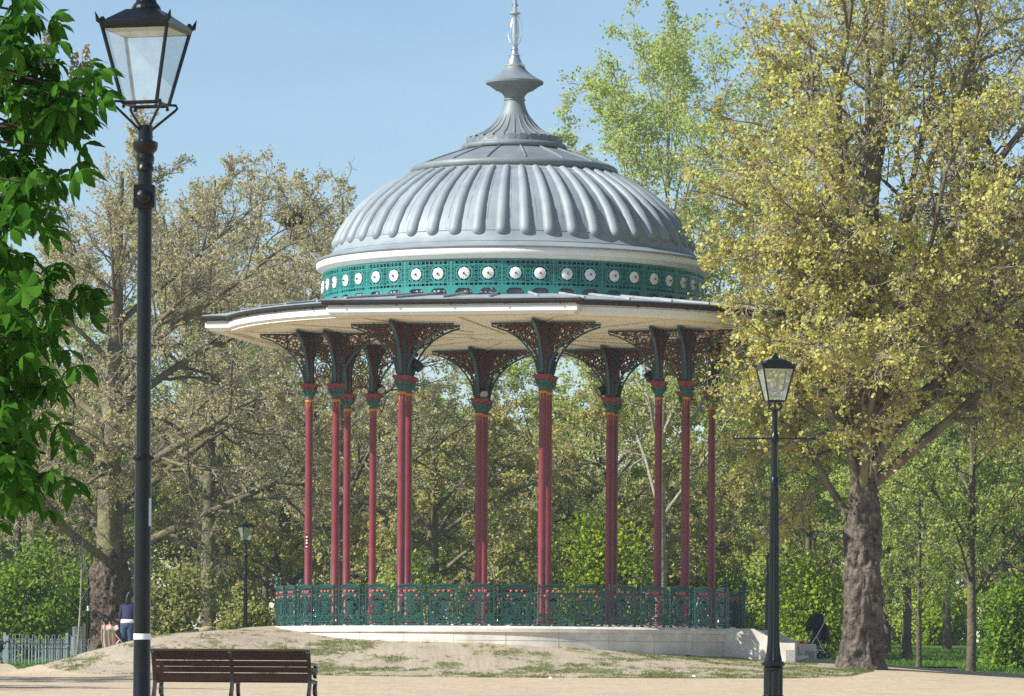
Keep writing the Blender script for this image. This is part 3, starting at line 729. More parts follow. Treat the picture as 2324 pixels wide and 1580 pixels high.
for s in (-1, 1):
    b.strip([(s * .02, .66), (s * .1, .62), (s * .17, .60)], [.05, .06, .02], rm, .04)
    b.strip(spiral(s * .085, .52, .085, 1.4, PI / 2, s, 18), .024, rm, .03); b.strip(spiral(s * .075, .37, .075, 1.5, -PI / 2, -s, 18), .026, rm, .035)
    b.strip(spiral(s * .18, .45, .05, 1.2, 0, s, 12), .018, rm, .025); b.strip([(s * .03, .62), (s * .05, .5), (s * .02, .36), (0, .28)], .02, rm, .025)
    b.strip(spiral(s * .30, .3, .04, 1.2, PI / 2, -s, 12), .02, rm, .025); b.strip([(s * .34, .27), (s * .24, .31), (s * .16, .29)], [.03, .05, .02], rm, .03)
    b.strip(spiral(s * .30, .19, .045, 1.3, 0, s, 12), .018, rm, .025); b.strip(circ(s * .305, .19, .055, 12), .014, rm, .02, True)
    b.strip([(s * .24, .12), (s * .24, .25)], .016, rm, .02)
    b.strip([(s * .2, .13), (s * .16, .21), (s * .09, .235), (s * .02, .19)], [.04, .05, .05, .03], rm, .04)
    b.strip([(s * hw, .10), (s * .2, .05), (s * .1, .02), (0, .06)], .03, rm, .03); b.strip([(s * hw, .04), (s * (hw - .07), .015)], [.05, .02], rm, .05)
    b.strip(spiral(s * .31, .74, .035, 1.2, 0, s, 10), .016, rm, .02)
    b.ball(rm(s * (hw - .0), 1.045, 0), .03, 6, 5)
b.strip([(-.14, .16), (.14, .16)], .04, rm, .03); b.strip([(0, .26), (0, .66)], .02, rm, .025)
g2 = PWR / 2                                          # slim spindle bay between two panels
for v in (.11, .26, .455, .80): b.strip([(hw, v), (PWR - hw, v)], .02, rm, .025)
sp = [(.012, 0), (.012, .1), (.025, .13), (.012, .16), (.012, .45), (.022, .47), (.012, .5), (.012, .6), (.024, .65), (.012, .7), (.012, .88), (.018, .91), (.002, .97)]
b.lathe([(r, Z0 + z) for r, z in sp], 8, (g2, -RR))
pan = b.build('railing_panel', M_DTEAL, None)
b = MB()
for u_, v_ in ((-.14, .885), (0, .885), (.14, .885), (-.215, .765), (.215, .765)):
    b.ball(rm(u_, v_, .015), .03, 7, 5, (1, .8, 1.0)); b.strip([(u_ - .03, v_ + .03), (u_, v_ + .0), (u_ + .03, v_ + .03)], [.02, .04, .02], rm, .03)
flw = b.build('flower', M_PINK, pan)
OFS = math.radians(1.2)
n3, t3 = fr(3)
used_p = False
for i in range(NP):
    a = OFS + 2 * PI * i / NP
    p = Vector((RR * math.sin(a), -RR * math.cos(a), 0)).normalized()
    if p.dot(n1) > math.cos(.265) or p.dot(n3) > math.cos(.19): continue
    o = pan if not used_p else dup(pan); used_p = True
    o.parent = band; o.rotation_euler = (0, 0, a)
# gate posts with ball finials, short return panels at the stepped entrance
b = MB(); b.box((0, 0, Z0 + .03), (.13, .13, .06)); b.lathe([(.045, Z0), (.045, Z0 + .1), (.05, Z0 + .12), (.045, Z0 + .14), (.045, Z0 + 1.0), (.07, Z0 + 1.02), (.07, Z0 + 1.06), (.04, Z0 + 1.1), (.045, Z0 + 1.16), (.03, Z0 + 1.2)], 12)
b.ball((0, 0, Z0 + 1.15), .06, 10, 7); b.ball((0, 0, Z0 + 1.26), .075, 10, 8)
gp = b.build('gate_post', M_DTEAL, None, True, .7)
g_first = True
for q, (n, t, hw_) in enumerate(((n1, t1, 1.62), (n3, t3, 1.25))):
    for s in (-1, 1):
        p = n * (math.sqrt(RR ** 2 - hw_ ** 2)) + t * (s * hw_)
        o = gp if g_first else dup(gp); g_first = False
        o.parent = band; o.location = p

# ------------------------------------------------------------------ trees
def unit(v): return v / np.maximum(np.linalg.norm(v, axis=-1, keepdims=True), 1e-9)
def polylines(g, O, D, L, K, wig, trop):
    """random-walk branches: origins, directions, lengths -> (N,K,3)"""
    N = len(O); P = np.zeros((N, K, 3)); P[:, 0] = O; d = unit(D)
    st = (L / (K - 1))[:, None]
    for k in range(1, K):
        d = unit(d + g.normal(0, wig, (N, 3)) + np.array([0, 0, trop]))
        P[:, k] = P[:, k - 1] + d * st
    return P
def sample(P, ids, t):
    K = P.shape[1]; x = np.clip(t, 0, .9999) * (K - 1); i = x.astype(int); f = (x - i)[:, None]
    A = P[ids, i]; B = P[ids, i + 1]
    return A * (1 - f) + B * f, unit(B - A)
def children(g, P, R, L, n, t0, ang_, lenr, K, wig, trop, centre, outw, rr, lvar=.35, rmin=.004):
    N = len(P); ids = np.repeat(np.arange(N), n); m = len(ids)
    t = t0 + (1 - t0) * (np.tile((np.arange(n) + .5) / n, N) + g.uniform(-.5, .5, m) / n)
    O, T = sample(P, ids, t)
    rnd = unit(g.normal(size=(m, 3))); perp = unit(rnd - T * (rnd * T).sum(1, keepdims=True))
    a = np.radians(ang_) * g.uniform(.6, 1.3, m)[:, None]
    D = np.cos(a) * T + np.sin(a) * perp
    D = unit(D + outw * unit(O - centre))
    Lc = L[ids] * lenr * (1 - .45 * t) * g.uniform(1 - lvar, 1 + lvar, m)
    Rc = np.maximum(R[ids] * (1 - .6 * t) * rr, rmin)
    return polylines(g, O, D, Lc, K, wig, trop), Rc, Lc
def tubes(P, R, tip, S):
    """(N,K,3) polylines -> vertices, quads; radius falls from R to R*tip"""
    N, K, _ = P.shape
    T = np.gradient(P, axis=1); T = unit(T)
    ref = np.where(np.abs(T[:, :1, 2:3]) < .85, np.array([0, 0, 1.0]), np.array([1.0, 0, 0]))
    A = unit(np.cross(T, np.broadcast_to(ref, T.shape))); B = np.cross(T, A)
    rad = R[:, None] * (1 - (1 - tip) * np.linspace(0, 1, K)[None])
    an = 2 * PI * np.arange(S) / S
    V = P[:, :, None] + rad[:, :, None, None] * (A[:, :, None] * np.cos(an)[None, None, :, None] + B[:, :, None] * np.sin(an)[None, None, :, None])
    idx = np.arange(N * K * S).reshape(N, K, S)
    a = idx[:, :-1]; b = idx[:, 1:]
    Q = np.stack([a, np.roll(a, -1, 2), np.roll(b, -1, 2), b], -1).reshape(-1, 4)
    return V.reshape(-1, 3), Q
class Geo:
    def __init__(s): s.V = []; s.Q = []; s.n = 0
    def add(s, V, Q): s.V.append(V); s.Q.append(Q + s.n); s.n += len(V)
    def get(s): return np.concatenate(s.V), np.concatenate(s.Q)
def leaves(g, C, size, flat=.0, fold=.25, long=1.25):
    """folded leaf of two quads at every centre"""
    N = len(C); s = size * g.uniform(.55, 1.3, N)[:, None]
    a = unit(g.normal(size=(N, 3)) * [1, 1, 1 - flat * .6]); r = g.normal(size=(N, 3)); b = unit(np.cross(a, r)); c = np.cross(a, b)
    base = C - a * s * long * .5; tip = C + a * s * long * .5
    l1 = C - a * s * .12 + b * s * .5 + c * s * fold; r1 = C - a * s * .12 - b * s * .5 + c * s * fold
    l2 = C + a * s * .3 + b * s * .34 + c * s * fold * .6; r2 = C + a * s * .3 - b * s * .34 + c * s * fold * .6
    V = np.stack([base, l1, l2, tip, r2, r1], 1).reshape(-1, 3)
    i = np.arange(N)[:, None] * 6
    Q = np.concatenate([i + [[0, 3, 2, 1]], i + [[0, 5, 4, 3]]])
    return V, Q
def bark(name, c1, c2, c3, sc_=2.0):
    m = node_mat(name, c1, .9, noise=(sc_, .35, c2), bump=(9, 1.0, .05), spec=.1)
    t = m.node_tree; b = t.nodes['Principled BSDF']; src = b.inputs['Base Color'].links[0].from_socket
    tc = t.nodes.new('ShaderNodeTexCoord'); v = t.nodes.new('ShaderNodeTexNoise'); v.inputs['Scale'].default_value = 1.3; v.inputs['Detail'].default_value = 5
    t.links.new(tc.outputs['Object'], v.inputs['Vector'])
    r = t.nodes.new('ShaderNodeValToRGB'); r.color_ramp.elements[0].position = .48; r.color_ramp.elements[1].position = .62
    t.links.new(v.outputs['Fac'], r.inputs[0])
    mx = t.nodes.new('ShaderNodeMixRGB'); mx.inputs[2].default_value = (*c3, 1)
    t.links.new(r.outputs[0], mx.inputs[0]); t.links.new(src, mx.inputs[1]); t.links.new(mx.outputs[0], b.inputs['Base Color'])
    return m
B_PLANE = bark('plane_bark', (.19, .16, .12), (.09, .074, .056), (.20, .20, .10))
B_TWIG = bark('plane_twig_bark', (.36, .32, .255), (.20, .17, .13), (.32, .30, .18))
B_BURR = node_mat('burred_bark', (.165, .14, .115), .95, noise=(5.5, .45, (.035, .028, .023)), bump=(7, 1.0, .12), spec=.08)
B_BURR2 = node_mat('dark_burred_bark', (.15, .118, .09), .95, noise=(5.5, .4, (.05, .038, .03)), bump=(7, 1.0, .12), spec=.08)
B_SLIM = bark('brown_slim_bark', (.15, .12, .09), (.08, .063, .048), (.17, .16, .08))
B_DARK = bark('dark_bark', (.075, .06, .045), (.04, .033, .026), (.10, .10, .04))
B_GREY = bark('grey_bark', (.38, .34, .27), (.22, .19, .145), (.34, .33, .2))
L_PLANE = leaf_mat('plane_young_leaf', [(.66, .63, .18), (.56, .54, .15), (.77, .73, .28), (.42, .28, .11), (.59, .62, .16), (.47, .54, .12), (.71, .67, .22)], .46)
L_PLANE2 = leaf_mat('plane_tan_leaf', [(.62, .57, .30), (.52, .48, .24), (.70, .65, .37), (.40, .32, .18), (.57, .55, .22)], .45)
L_PLANE3 = leaf_mat('plane_olive_leaf', [(.58, .55, .20), (.48, .46, .16), (.66, .61, .25), (.38, .32, .14), (.50, .53, .15)], .45)
L_LIME = leaf_mat('fresh_green_leaf', [(.40, .50, .12), (.50, .58, .15), (.32, .42, .09), (.55, .60, .20)], .48)
L_PALE = leaf_mat('pale_lime_leaf', [(.46, .56, .14), (.56, .64, .19), (.38, .48, .11), (.60, .66, .24)], .5)
L_BRIGHT = leaf_mat('bright_green_leaf', [(.34, .45, .03), (.44, .53, .05), (.25, .36, .03), (.50, .57, .08)], .45)
L_GREEN = leaf_mat('mid_green_leaf', [(.19, .34, .035), (.28, .43, .045), (.13, .25, .025), (.34, .46, .06)], .44)
L_DULL = leaf_mat('dull_green_leaf', [(.36, .39, .12), (.44, .44, .16), (.28, .32, .08), (.48, .46, .19)], .42)

def make_tree(name, label, cat, seed, base, H, tr, crown_c, crown_r, bark_m, leaf_m, limbs=9, fork=.3, n=(10, 8, 6), leafn=6, leafsize=.12, lean=(0, 0),
              limb_pts=None, wig=(.10, .16, .22, .3), trop=(.06, .02, 0, -.03), ln=(.42, .42, .5), group=None, spread=.12, burl=0, twig_leaf_t=.25, twigr=.007, flare=1.5, sink=.35, side=8, limb_r=.72, burr_m=None, bare=.45, clump=.55, twig_m=None):
    """trunk > limbs > branches > twigs grown toward an ellipsoid crown; leaves in bunches along the twigs"""
    g = np.random.default_rng(seed); root = thing(name, label, cat, base, 0, group)
    cc = np.array(crown_c, float); cr = np.array(crown_r, float)
    wood = Geo()
    # trunk
    K = 14; t = np.linspace(0, 1, K); zt = -sink + (H * .86 + sink) * t
    P = np.zeros((1, K, 3)); P[0, :, 0] = lean[0] * t + (cc[0] * .7) * np.clip(t - .3, 0, 1) ** 1.3 + np.cumsum(g.normal(0, .02 * H / 20, K)); P[0, :, 1] = lean[1] * t + (cc[1] * .7) * np.clip(t - .3, 0, 1) ** 1.3 + np.cumsum(g.normal(0, .02 * H / 20, K)); P[0, :, 2] = zt
    P[0, 0, :2] = 0
    if burl:      # stout gnarled lower trunk drawn as rings
        rings, S = 90, 64; V = []
        hmax = H * fork * 1.15
        for k in range(rings):
            z = -sink + (hmax + sink) * k / (rings - 1); f = np.interp(z, zt, np.arange(K)); i = min(int(f), K - 2)
            c = P[0, i] * (1 - (f - i)) + P[0, i + 1] * (f - i)
            RZ = lambda a: tr * (1 + (.40 + .12 * math.sin(5 * a + 1)) * math.exp(-max(z, 0) / .38) - .05 * max(z, 0) / hmax) * (1.0 if z < hmax * .75 else 1 - .3 * ((z - hmax * .75) / (hmax * .25)))
            for q in range(S):
                a = 2 * PI * q / S
                rr_ = RZ(a) * (1 + burl * (.5 * math.sin(3 * a + z * 1.7) * .5 + float(vnoise(a * 2.2 + 5, z * 1.6, .8, seed)) - .5) + burl * 1.0 * (float(vnoise(math.cos(a) * 3 + 9, z * 2.2 + math.sin(a) * 3, .45, seed + 1)) - .5) + burl * .9 * (float(vnoise(math.cos(a) * 5 + 9, z * 1.1 + math.sin(a) * 5, .22, seed + 2)) - .5))
                V.append(c + np.array([rr_ * math.cos(a), rr_ * math.sin(a), z - c[2]]))
        idx = np.arange(rings * S).reshape(rings, S); a_, b_ = idx[:-1], idx[1:]
        mesh_np('burred_trunk', np.array(V), quads=np.stack([a_, np.roll(a_, -1, 1), np.roll(b_, -1, 1), b_], -1).reshape(-1, 4), mats=[burr_m], parent=root, smooth=True)
        tv, tq = tubes(P, np.array([tr * .9]), .12, 14); wood.add(tv, tq)
    else:
        tv, tq = tubes(P, np.array([tr * 1.0]), .12, side + 2); ring = tv.reshape(K, side + 2, 3)
        ring[0, :, :2] *= flare; wood.add(ring.reshape(-1, 3), tq)
    # limbs towards points spread over the crown
    if limb_pts is None:
        i = np.arange(limbs); ph = i * 2.39996 + g.uniform(0, 6); zz = np.linspace(-.55, .95, limbs) + g.uniform(-.12, .12, limbs); zz = np.clip(zz, -.7, .98)
        rr_ = np.sqrt(1 - zz ** 2); tg = cc + cr * np.stack([rr_ * np.cos(ph), rr_ * np.sin(ph), zz], 1) * g.uniform(.7, .92, (limbs, 1))
        ts = np.clip(fork + (.9 - fork) * (zz + .6) / 1.6 * .85, fork, .92); order = np.argsort(tg[:, 2])
    else:
        tg = np.array(limb_pts, float)[:, :3]; ts = np.array(limb_pts, float)[:, 3]; limbs = len(tg)
    O, _ = sample(P, np.zeros(limbs, int), ts)
    K1 = 12; L1P = np.zeros((limbs, K1, 3)); tt = np.linspace(0, 1, K1)[:, None]
    for k in range(limbs):
        d = tg[k] - O[k]; mid = O[k] + d * .5 + np.array([0, 0, .12 * np.linalg.norm(d[:2])]) + g.normal(0, .06, 3) * np.linalg.norm(d)
        L1P[k] = (1 - tt) ** 2 * O[k] + 2 * tt * (1 - tt) * mid + tt ** 2 * tg[k]
        wv = np.cumsum(g.normal(0, .035 * np.linalg.norm(d) / 3, (K1, 3)), 0); L1P[k] += wv * tt
    L1 = np.linalg.norm(tg - O, axis=1); R1 = limb_r * tr * np.clip(.62 - .42 * ts, .14, .6) * np.clip(L1 / L1.max(), .5, 1)
    wood.add(*tubes(L1P, R1, .18, side))
    P2, R2, L2 = children(g, L1P, R1, L1, n[0], .22, 52, ln[0], 8, wig[1], trop[1], cc, .25, .55)
    wood.add(*tubes(P2, R2, .25, 6))
    P3, R3, L3 = children(g, P2, R2, L2, n[1], .15, 50, ln[1], 6, wig[2], trop[2], cc, .2, .5, rmin=twigr * 1.6)
    tw = Geo(); tw.add(*tubes(P3, R3, .4, 4))
    P4, R4, L4 = children(g, P3, R3, L3, n[2], .15, 48, ln[2], 5, wig[3], trop[3], cc, .12, .6, rmin=twigr)
    L4c = np.maximum(L4, .25)
    tw.add(*tubes(P4, R4, .5, 3))
    V, Q = wood.get(); mesh_np('trunk', V, quads=Q, mats=[bark_m], parent=root, smooth=True)
    V, Q = tw.get(); mesh_np('twigs', V, quads=Q, mats=[twig_m or bark_m], parent=root, smooth=True)
    # leaves sit in bunches near the twig ends; a share of the twigs stays bare
    vn = vnoise(P4[:, -1, 0] + P4[:, -1, 2] * .6 + 50, P4[:, -1, 1] + P4[:, -1, 2] * .5 + 50, 1.3, seed + 3)
    has = np.nonzero(g.random(len(P4)) < np.clip((1 - bare) * (1 - clump + 2 * clump * vn), 0, 1))[0]
    ncl = 2; ids = np.repeat(has, ncl); cen, _ = sample(P4, ids, np.where(np.arange(len(ids)) % ncl == 0, .98, g.uniform(.3, .9, len(ids))))
    C = np.repeat(cen, leafn, 0); C = C + g.normal(0, spread, C.shape) * [1, 1, .85]
    keep = np.ones(len(C), bool)
    V, Q = leaves(g, C[keep], leafsize)
    mesh_np('crown', V, quads=Q, mats=[leaf_m], parent=root)
    return root
def make_bush(name, label, cat, seed, base, rx, ry, h, leaf_m, bark_m, nleaf=9000, leafsize=.12, group=None, stems=14, lumps=26, low=.0):
    """many-stemmed shrub: leaves in uneven lumps round the stem tips"""
    g = np.random.default_rng(seed); root = thing(name, label, cat, base, 0, group)
    zz = g.uniform(0, 1, lumps) ** .8; ph = g.uniform(0, 2 * PI, lumps); q = np.sqrt(np.clip(1 - (zz - .25) ** 2 * 1.3, .05, 1)) * g.uniform(.3, 1.08, lumps)
    T = np.stack([rx * q * np.cos(ph), ry * q * np.sin(ph), h * (low + (1 - low) * zz * g.uniform(.7, 1.08, lumps))], 1)
    O = np.stack([g.normal(0, rx * .12, lumps), g.normal(0, ry * .12, lumps), np.full(lumps, -.2)], 1)
    K = 8; tt = np.linspace(0, 1, K)[None, :, None]
    mid = O + (T - O) * [.35, .35, .6]
    P = (1 - tt) ** 2 * O[:, None] + 2 * tt * (1 - tt) * mid[:, None] + tt ** 2 * T[:, None] + np.cumsum(g.normal(0, .05, (lumps, K, 3)), 1) * tt
    R = g.uniform(.02, .05, lumps) * h / 3; L = np.linalg.norm(T - O, axis=1)
    wood = Geo(); wood.add(*tubes(P, R, .25, 5))
    P2, R2, L2 = children(g, P, R, L, 14, .3, 50, .34, 5, .2, .02, np.array([0, 0, h * .4]), .3, .5)
    wood.add(*tubes(P2, R2, .4, 3))
    V, Q = wood.get(); mesh_np('trunk', V, quads=Q, mats=[bark_m], parent=root, smooth=True)
    k = max(1, nleaf // len(P2)); ids = np.repeat(np.arange(len(P2)), k); m = len(ids)
    C, _ = sample(P2, ids, g.uniform(.1, 1, m)); C = C + g.normal(0, 1, (m, 3)) * np.array([.24, .24, .18]) * (h / 3) ** .5
    V, Q = leaves(g, C, leafsize, .3); mesh_np('crown', V, quads=Q, mats=[leaf_m], parent=root)
    return root
def spot(px, Y, py=None):
    p = at(px, 1500, Y); return Vector((p.x, Y, gz(p.x, Y)))
def copy_tree(src, loc, rz, scl, label, group=None):
    o = dup(src); o.location = loc; o.rotation_euler = (0, 0, rz); o.scale = scl; o['label'] = label
    if group: o['group'] = group
    return o

# the big plane on the right, its outer branches reach in front of the canopy
s6 = spot(1953, -5)
plane_r = make_tree('plane_tree', 'huge plane tree with burred dark trunk whose yellow leaves overhang the bandstand roof', 'tree', 11, s6, 21.5, .47, (1.0, 0, 12.2), (9.0, 8.0, 8.6),
    B_PLANE, L_PLANE, twig_m=B_TWIG, fork=.2, n=(13, 11, 7), leafn=3, leafsize=.09, burl=.24, burr_m=B_BURR, side=10, limb_r=.92, bare=.38, clump=.25, spread=.07, wig=(.1, .17, .25, .35), ln=(.44, .42, .55), trop=(.06, .0, -.03, -.07), twigr=.0095,
    limb_pts=[(-2.2, -2, 10.6, .26), (-2.3, -.5, 12.0, .28), (-1.7, -3, 9.9, .25), (-1.8, 1.5, 13.6, .32), (-1.2, -2, 15.8, .38), (.3, -3, 19, .5), (1.6, 2, 17, .45), (5.6, -3, 13, .3), (7.6, 0, 10.2, .26), (3.4, -4, 10.8, .26), (-.4, -4.5, 11.8, .29),
              (7, 3, 15.6, .4), (2.8, 3, 20, .6), (.4, 4.5, 14.5, .4), (5.5, 5, 11, .29), (-.4, 0, 19.5, .55), (4.5, -2, 18.4, .5), (8.8, 1, 10.6, .33), (2.4, -4.5, 13.8, .34), (-1.2, -4, 14, .34), (.8, -4.2, 9.8, .25), (6.4, -3, 16.4, .42), (8.6, -1.5, 13.2, .34), (-2.4, 1.5, 8.2, .2), (9.5, 0, 17.5, .45)])
# the big plane on the left
s1 = spot(250, 16)
plane_l = make_tree('plane_tree', 'large plane tree with thick dark trunk behind the tall left lamp post', 'tree', 23, s1, 17.6, .60, (.6, 0, 9.4), (7.8, 7.0, 7.6),
    B_PLANE, L_PLANE2, limbs=20, limb_r=.6, twig_m=B_TWIG, fork=.18, n=(12, 10, 7), leafn=3, leafsize=.066, bare=.5, clump=.4, burl=.22, burr_m=B_BURR2, spread=.05, wig=(.1, .16, .24, .34), ln=(.46, .44, .55), trop=(.06, .02, .0, -.02), twigr=.0095)
# second plane left of the dome
s2 = spot(765, 30)
plane_m = make_tree('plane_tree', 'tan leaved plane tree rising just left of the dome with a rook nest', 'tree', 31, s2, 18.2, .30, (.0, 0, 10.2), (5.6, 5.6, 7.2),
    B_PLANE, L_PLANE2, limbs=14, twig_m=B_TWIG, fork=.22, n=(11, 10, 6), leafn=3, leafsize=.07, bare=.5, clump=.4, spread=.055, wig=(.1, .16, .24, .34), ln=(.46, .44, .55), twigr=.009)
s3 = spot(985, 42)
plane_b = make_tree('plane_tree', 'olive leaved plane with dark forked trunk seen between the red columns', 'tree', 47, s3, 10.2, .38, (.0, 0, 5.8), (6.4, 6.0, 4.6),
    B_PLANE, L_PLANE3, limbs=14, twig_m=B_TWIG, fork=.2, n=(10, 9, 6), leafn=4, leafsize=.09, bare=.45, spread=.06, wig=(.1, .16, .24, .34), ln=(.46, .44, .55), twigr=.009)
copy_tree(plane_b, spot(1390, 48), 2.2, (1.1, 1.1, 1.12), 'olive leaved plane behind the right half of the bandstand')
copy_tree(plane_b, spot(640, 52), 4.1, (1.15, 1.15, 1.05), 'low olive plane between the left railing end and far lamp')
copy_tree(plane_m, spot(470, 44), 1.3, (1.15, 1.15, 1.12), 'tan plane tree standing behind the left lamp and bench')
copy_tree(plane_b, spot(80, 55), .7, (1.2, 1.2, 1.25), 'olive plane tree beyond the hooped fence at far left')
# fresh green lime behind the dome
s5 = spot(1500, 40)
lime = make_tree('lime_tree', 'tall airy tree in fresh green leaf rising behind the right of the dome', 'tree', 53, s5, 24.5, .23, (.2, 0, 16.0), (5.6, 5.0, 8.8),
    B_GREY, L_PALE, limbs=26, fork=.25, n=(9, 8, 5), leafn=4, leafsize=.095, bare=.35, clump=.35, spread=.15, wig=(.1, .14, .2, .28), ln=(.40, .42, .5), twigr=.009)
# thin dark trees on the right
s7 = spot(2206, 14)
slim = make_tree('slim_tree', 'slender tree with brown trunk and bare spreading boughs at far right', 'tree', 61, s7, 15, .165, (.2, 0, 8.5), (5.0, 4.5, 6.0),
    B_SLIM, L_LIME, limbs=18, fork=.2, n=(10, 8, 6), leafn=3, leafsize=.085, bare=.4, spread=.07, trop=(.0, -.01, -.02, -.04), twigr=.008, flare=1.25)
copy_tree(slim, spot(2086, 24), 2.0, (.62, .62, .60), 'small slim tree between the burred trunk and the far right tree')
copy_tree(slim, spot(2010, 60), 4.0, (1.1, 1.1, 1.1), 'bare twiggy tree on the lawn behind the burred trunk')
copy_tree(slim, spot(2330, 46), 5.2, (1.2, 1.2, 1.3), 'twiggy tree at the right edge beyond the lawn')
copy_tree(slim, spot(1290, 66), 1.1, (1.2, 1.2, .8), 'thin dark tree behind the middle of the railing')
copy_tree(slim, spot(860, 62), 3.1, (1.2, 1.2, .8), 'thin dark tree behind the left columns')

for px, Yd, rz, k, lab in ((2060, 44, .4, 1.15, 'airy young tree in pale green leaf left of the far right tree'), (2150, 70, 1.7, 1.2, 'airy pale green tree at the back of the lawn'), (2270, 38, 2.6, 1.0, 'airy pale green tree right of the slender trunk'), (1830, 58, 3.3, 1.05, 'airy green tree behind the hooded pushchair'), (1640, 70, 5.0, 1.15, 'thin airy tree behind the right railing end'), (1120, 74, .9, 1.0, 'thin airy tree behind the middle columns'), (420, 60, 2.2, 1.15, 'thin airy tree right of the tall lamp post'), (600, 72, 4.4, 1.1, 'thin airy tree behind the distant lamp'), (40, 48, 5.6, 1.1, 'thin airy tree behind the dark green shrubs at left')):
    copy_tree(slim, spot(px, Yd), rz, (k, k, k), lab)
# shrubs
def sized(px, py_top, Y, half_px, name, label, seed, leaf_m, nleaf, ls, group='shrubs behind the bandstand', bm=B_DARK, low=.0, ry=None):
    nleaf = int(nleaf * .6); ls *= .92; p = spot(px, Y); h = at(px, py_top, Y).z - p.z; rx = half_px * 1.65232 * (DIST + Y) / F
    return make_bush(name, label, 'shrub', seed, p, rx, ry or rx * .8, h, leaf_m, bm, nleaf, ls, group, low=low, lumps=int(22 + rx * 5))
sized(1370, 1150, 30, 115, 'shrub', 'bright yellow green shrub behind the right columns', 71, L_BRIGHT, 16000, .13)
sized(1850, 1270, 44, 95, 'shrub', 'bright lime green shrub behind the black pushchair', 72, L_BRIGHT, 14000, .14, low=.12)
sized(905, 1265, 34, 70, 'shrub', 'light green shrub behind the left columns', 73, L_LIME, 9000, .13)
sized(60, 1250, 32, 120, 'shrub', 'dark green shrub behind the hooped fence at the left edge', 74, L_GREEN, 17000, .13, 'shrubs behind the fence')
sized(185, 1300, 34, 70, 'shrub', 'mid green shrub behind the sapling and fence', 75, L_GREEN, 9000, .13, 'shrubs behind the fence')
sized(2300, 1310, 30, 85, 'shrub', 'fresh green shrub at the right edge by the slim tree', 76, L_GREEN, 15000, .13, 'shrubs round the lawn')
sized(2120, 1310, 90, 130, 'shrub', 'green thicket at the back of the lawn', 77, L_BRIGHT, 16000, .16, 'shrubs round the lawn')
sized(1960, 1290, 96, 110, 'shrub', 'green thicket behind the burred trunk', 78, L_GREEN, 14000, .16, 'shrubs round the lawn')
sized(395, 1275, 38, 95, 'shrub', 'dull green shrub behind the mound left of the bench', 79, L_DULL, 11000, .13)
sized(560, 1330, 44, 90, 'shrub', 'dull green shrub behind the distant lamp', 80, L_DULL, 11000, .13)
sized(720, 1300, 46, 100, 'shrub', 'olive shrub behind the left end of the railing', 81, L_DULL, 12000, .13)
sized(1120, 1280, 50, 110, 'shrub', 'olive shrub behind the middle columns', 82, L_DULL, 12000, .14)
sized(1580, 1240, 50, 120, 'shrub', 'green shrub behind the right railing end', 83, L_GREEN, 14000, .14)
sized(1720, 1250, 56, 110, 'shrub', 'green shrub behind the stepped entrance', 84, L_LIME, 13000, .14)
sized(1235, 1240, 56, 90, 'shrub', 'green shrub left of the bright yellow green one', 85, L_LIME, 11000, .14)
# the wood beyond
far = make_tree('far_tree', 'distant olive tree in the wood beyond the lawn', 'tree', 91, spot(300, 95), 13.0, .3, (0, 0, 6.4), (6.5, 6, 6.2), B_GREY, L_DULL, limbs=15, fork=.12, n=(10, 8, 6), leafn=3, leafsize=.17, bare=.4, spread=.14, twigr=.012, group='distant trees of the wood')
k = 0
for px, Yd, sx, sz in ((-60, 90, 1.1, 1), (140, 110, 1.2, 1.1), (520, 100, 1.1, .95), (700, 118, 1.2, .9), (900, 100, 1.0, .85), (1060, 125, 1.3, .7), (1440, 100, 1.2, .75), (1620, 112, 1.2, .9), (1780, 95, 1.1, 1.05),
                       (1930, 125, 1.3, 1.2), (2090, 112, 1.2, 1.25), (2240, 130, 1.3, 1.35), (2400, 105, 1.2, 1.25)):
    k += 1
    copy_tree(far, spot(px, Yd), k * 1.7, (sx, sx, sz), 'distant olive tree in the wood beyond the lawn')

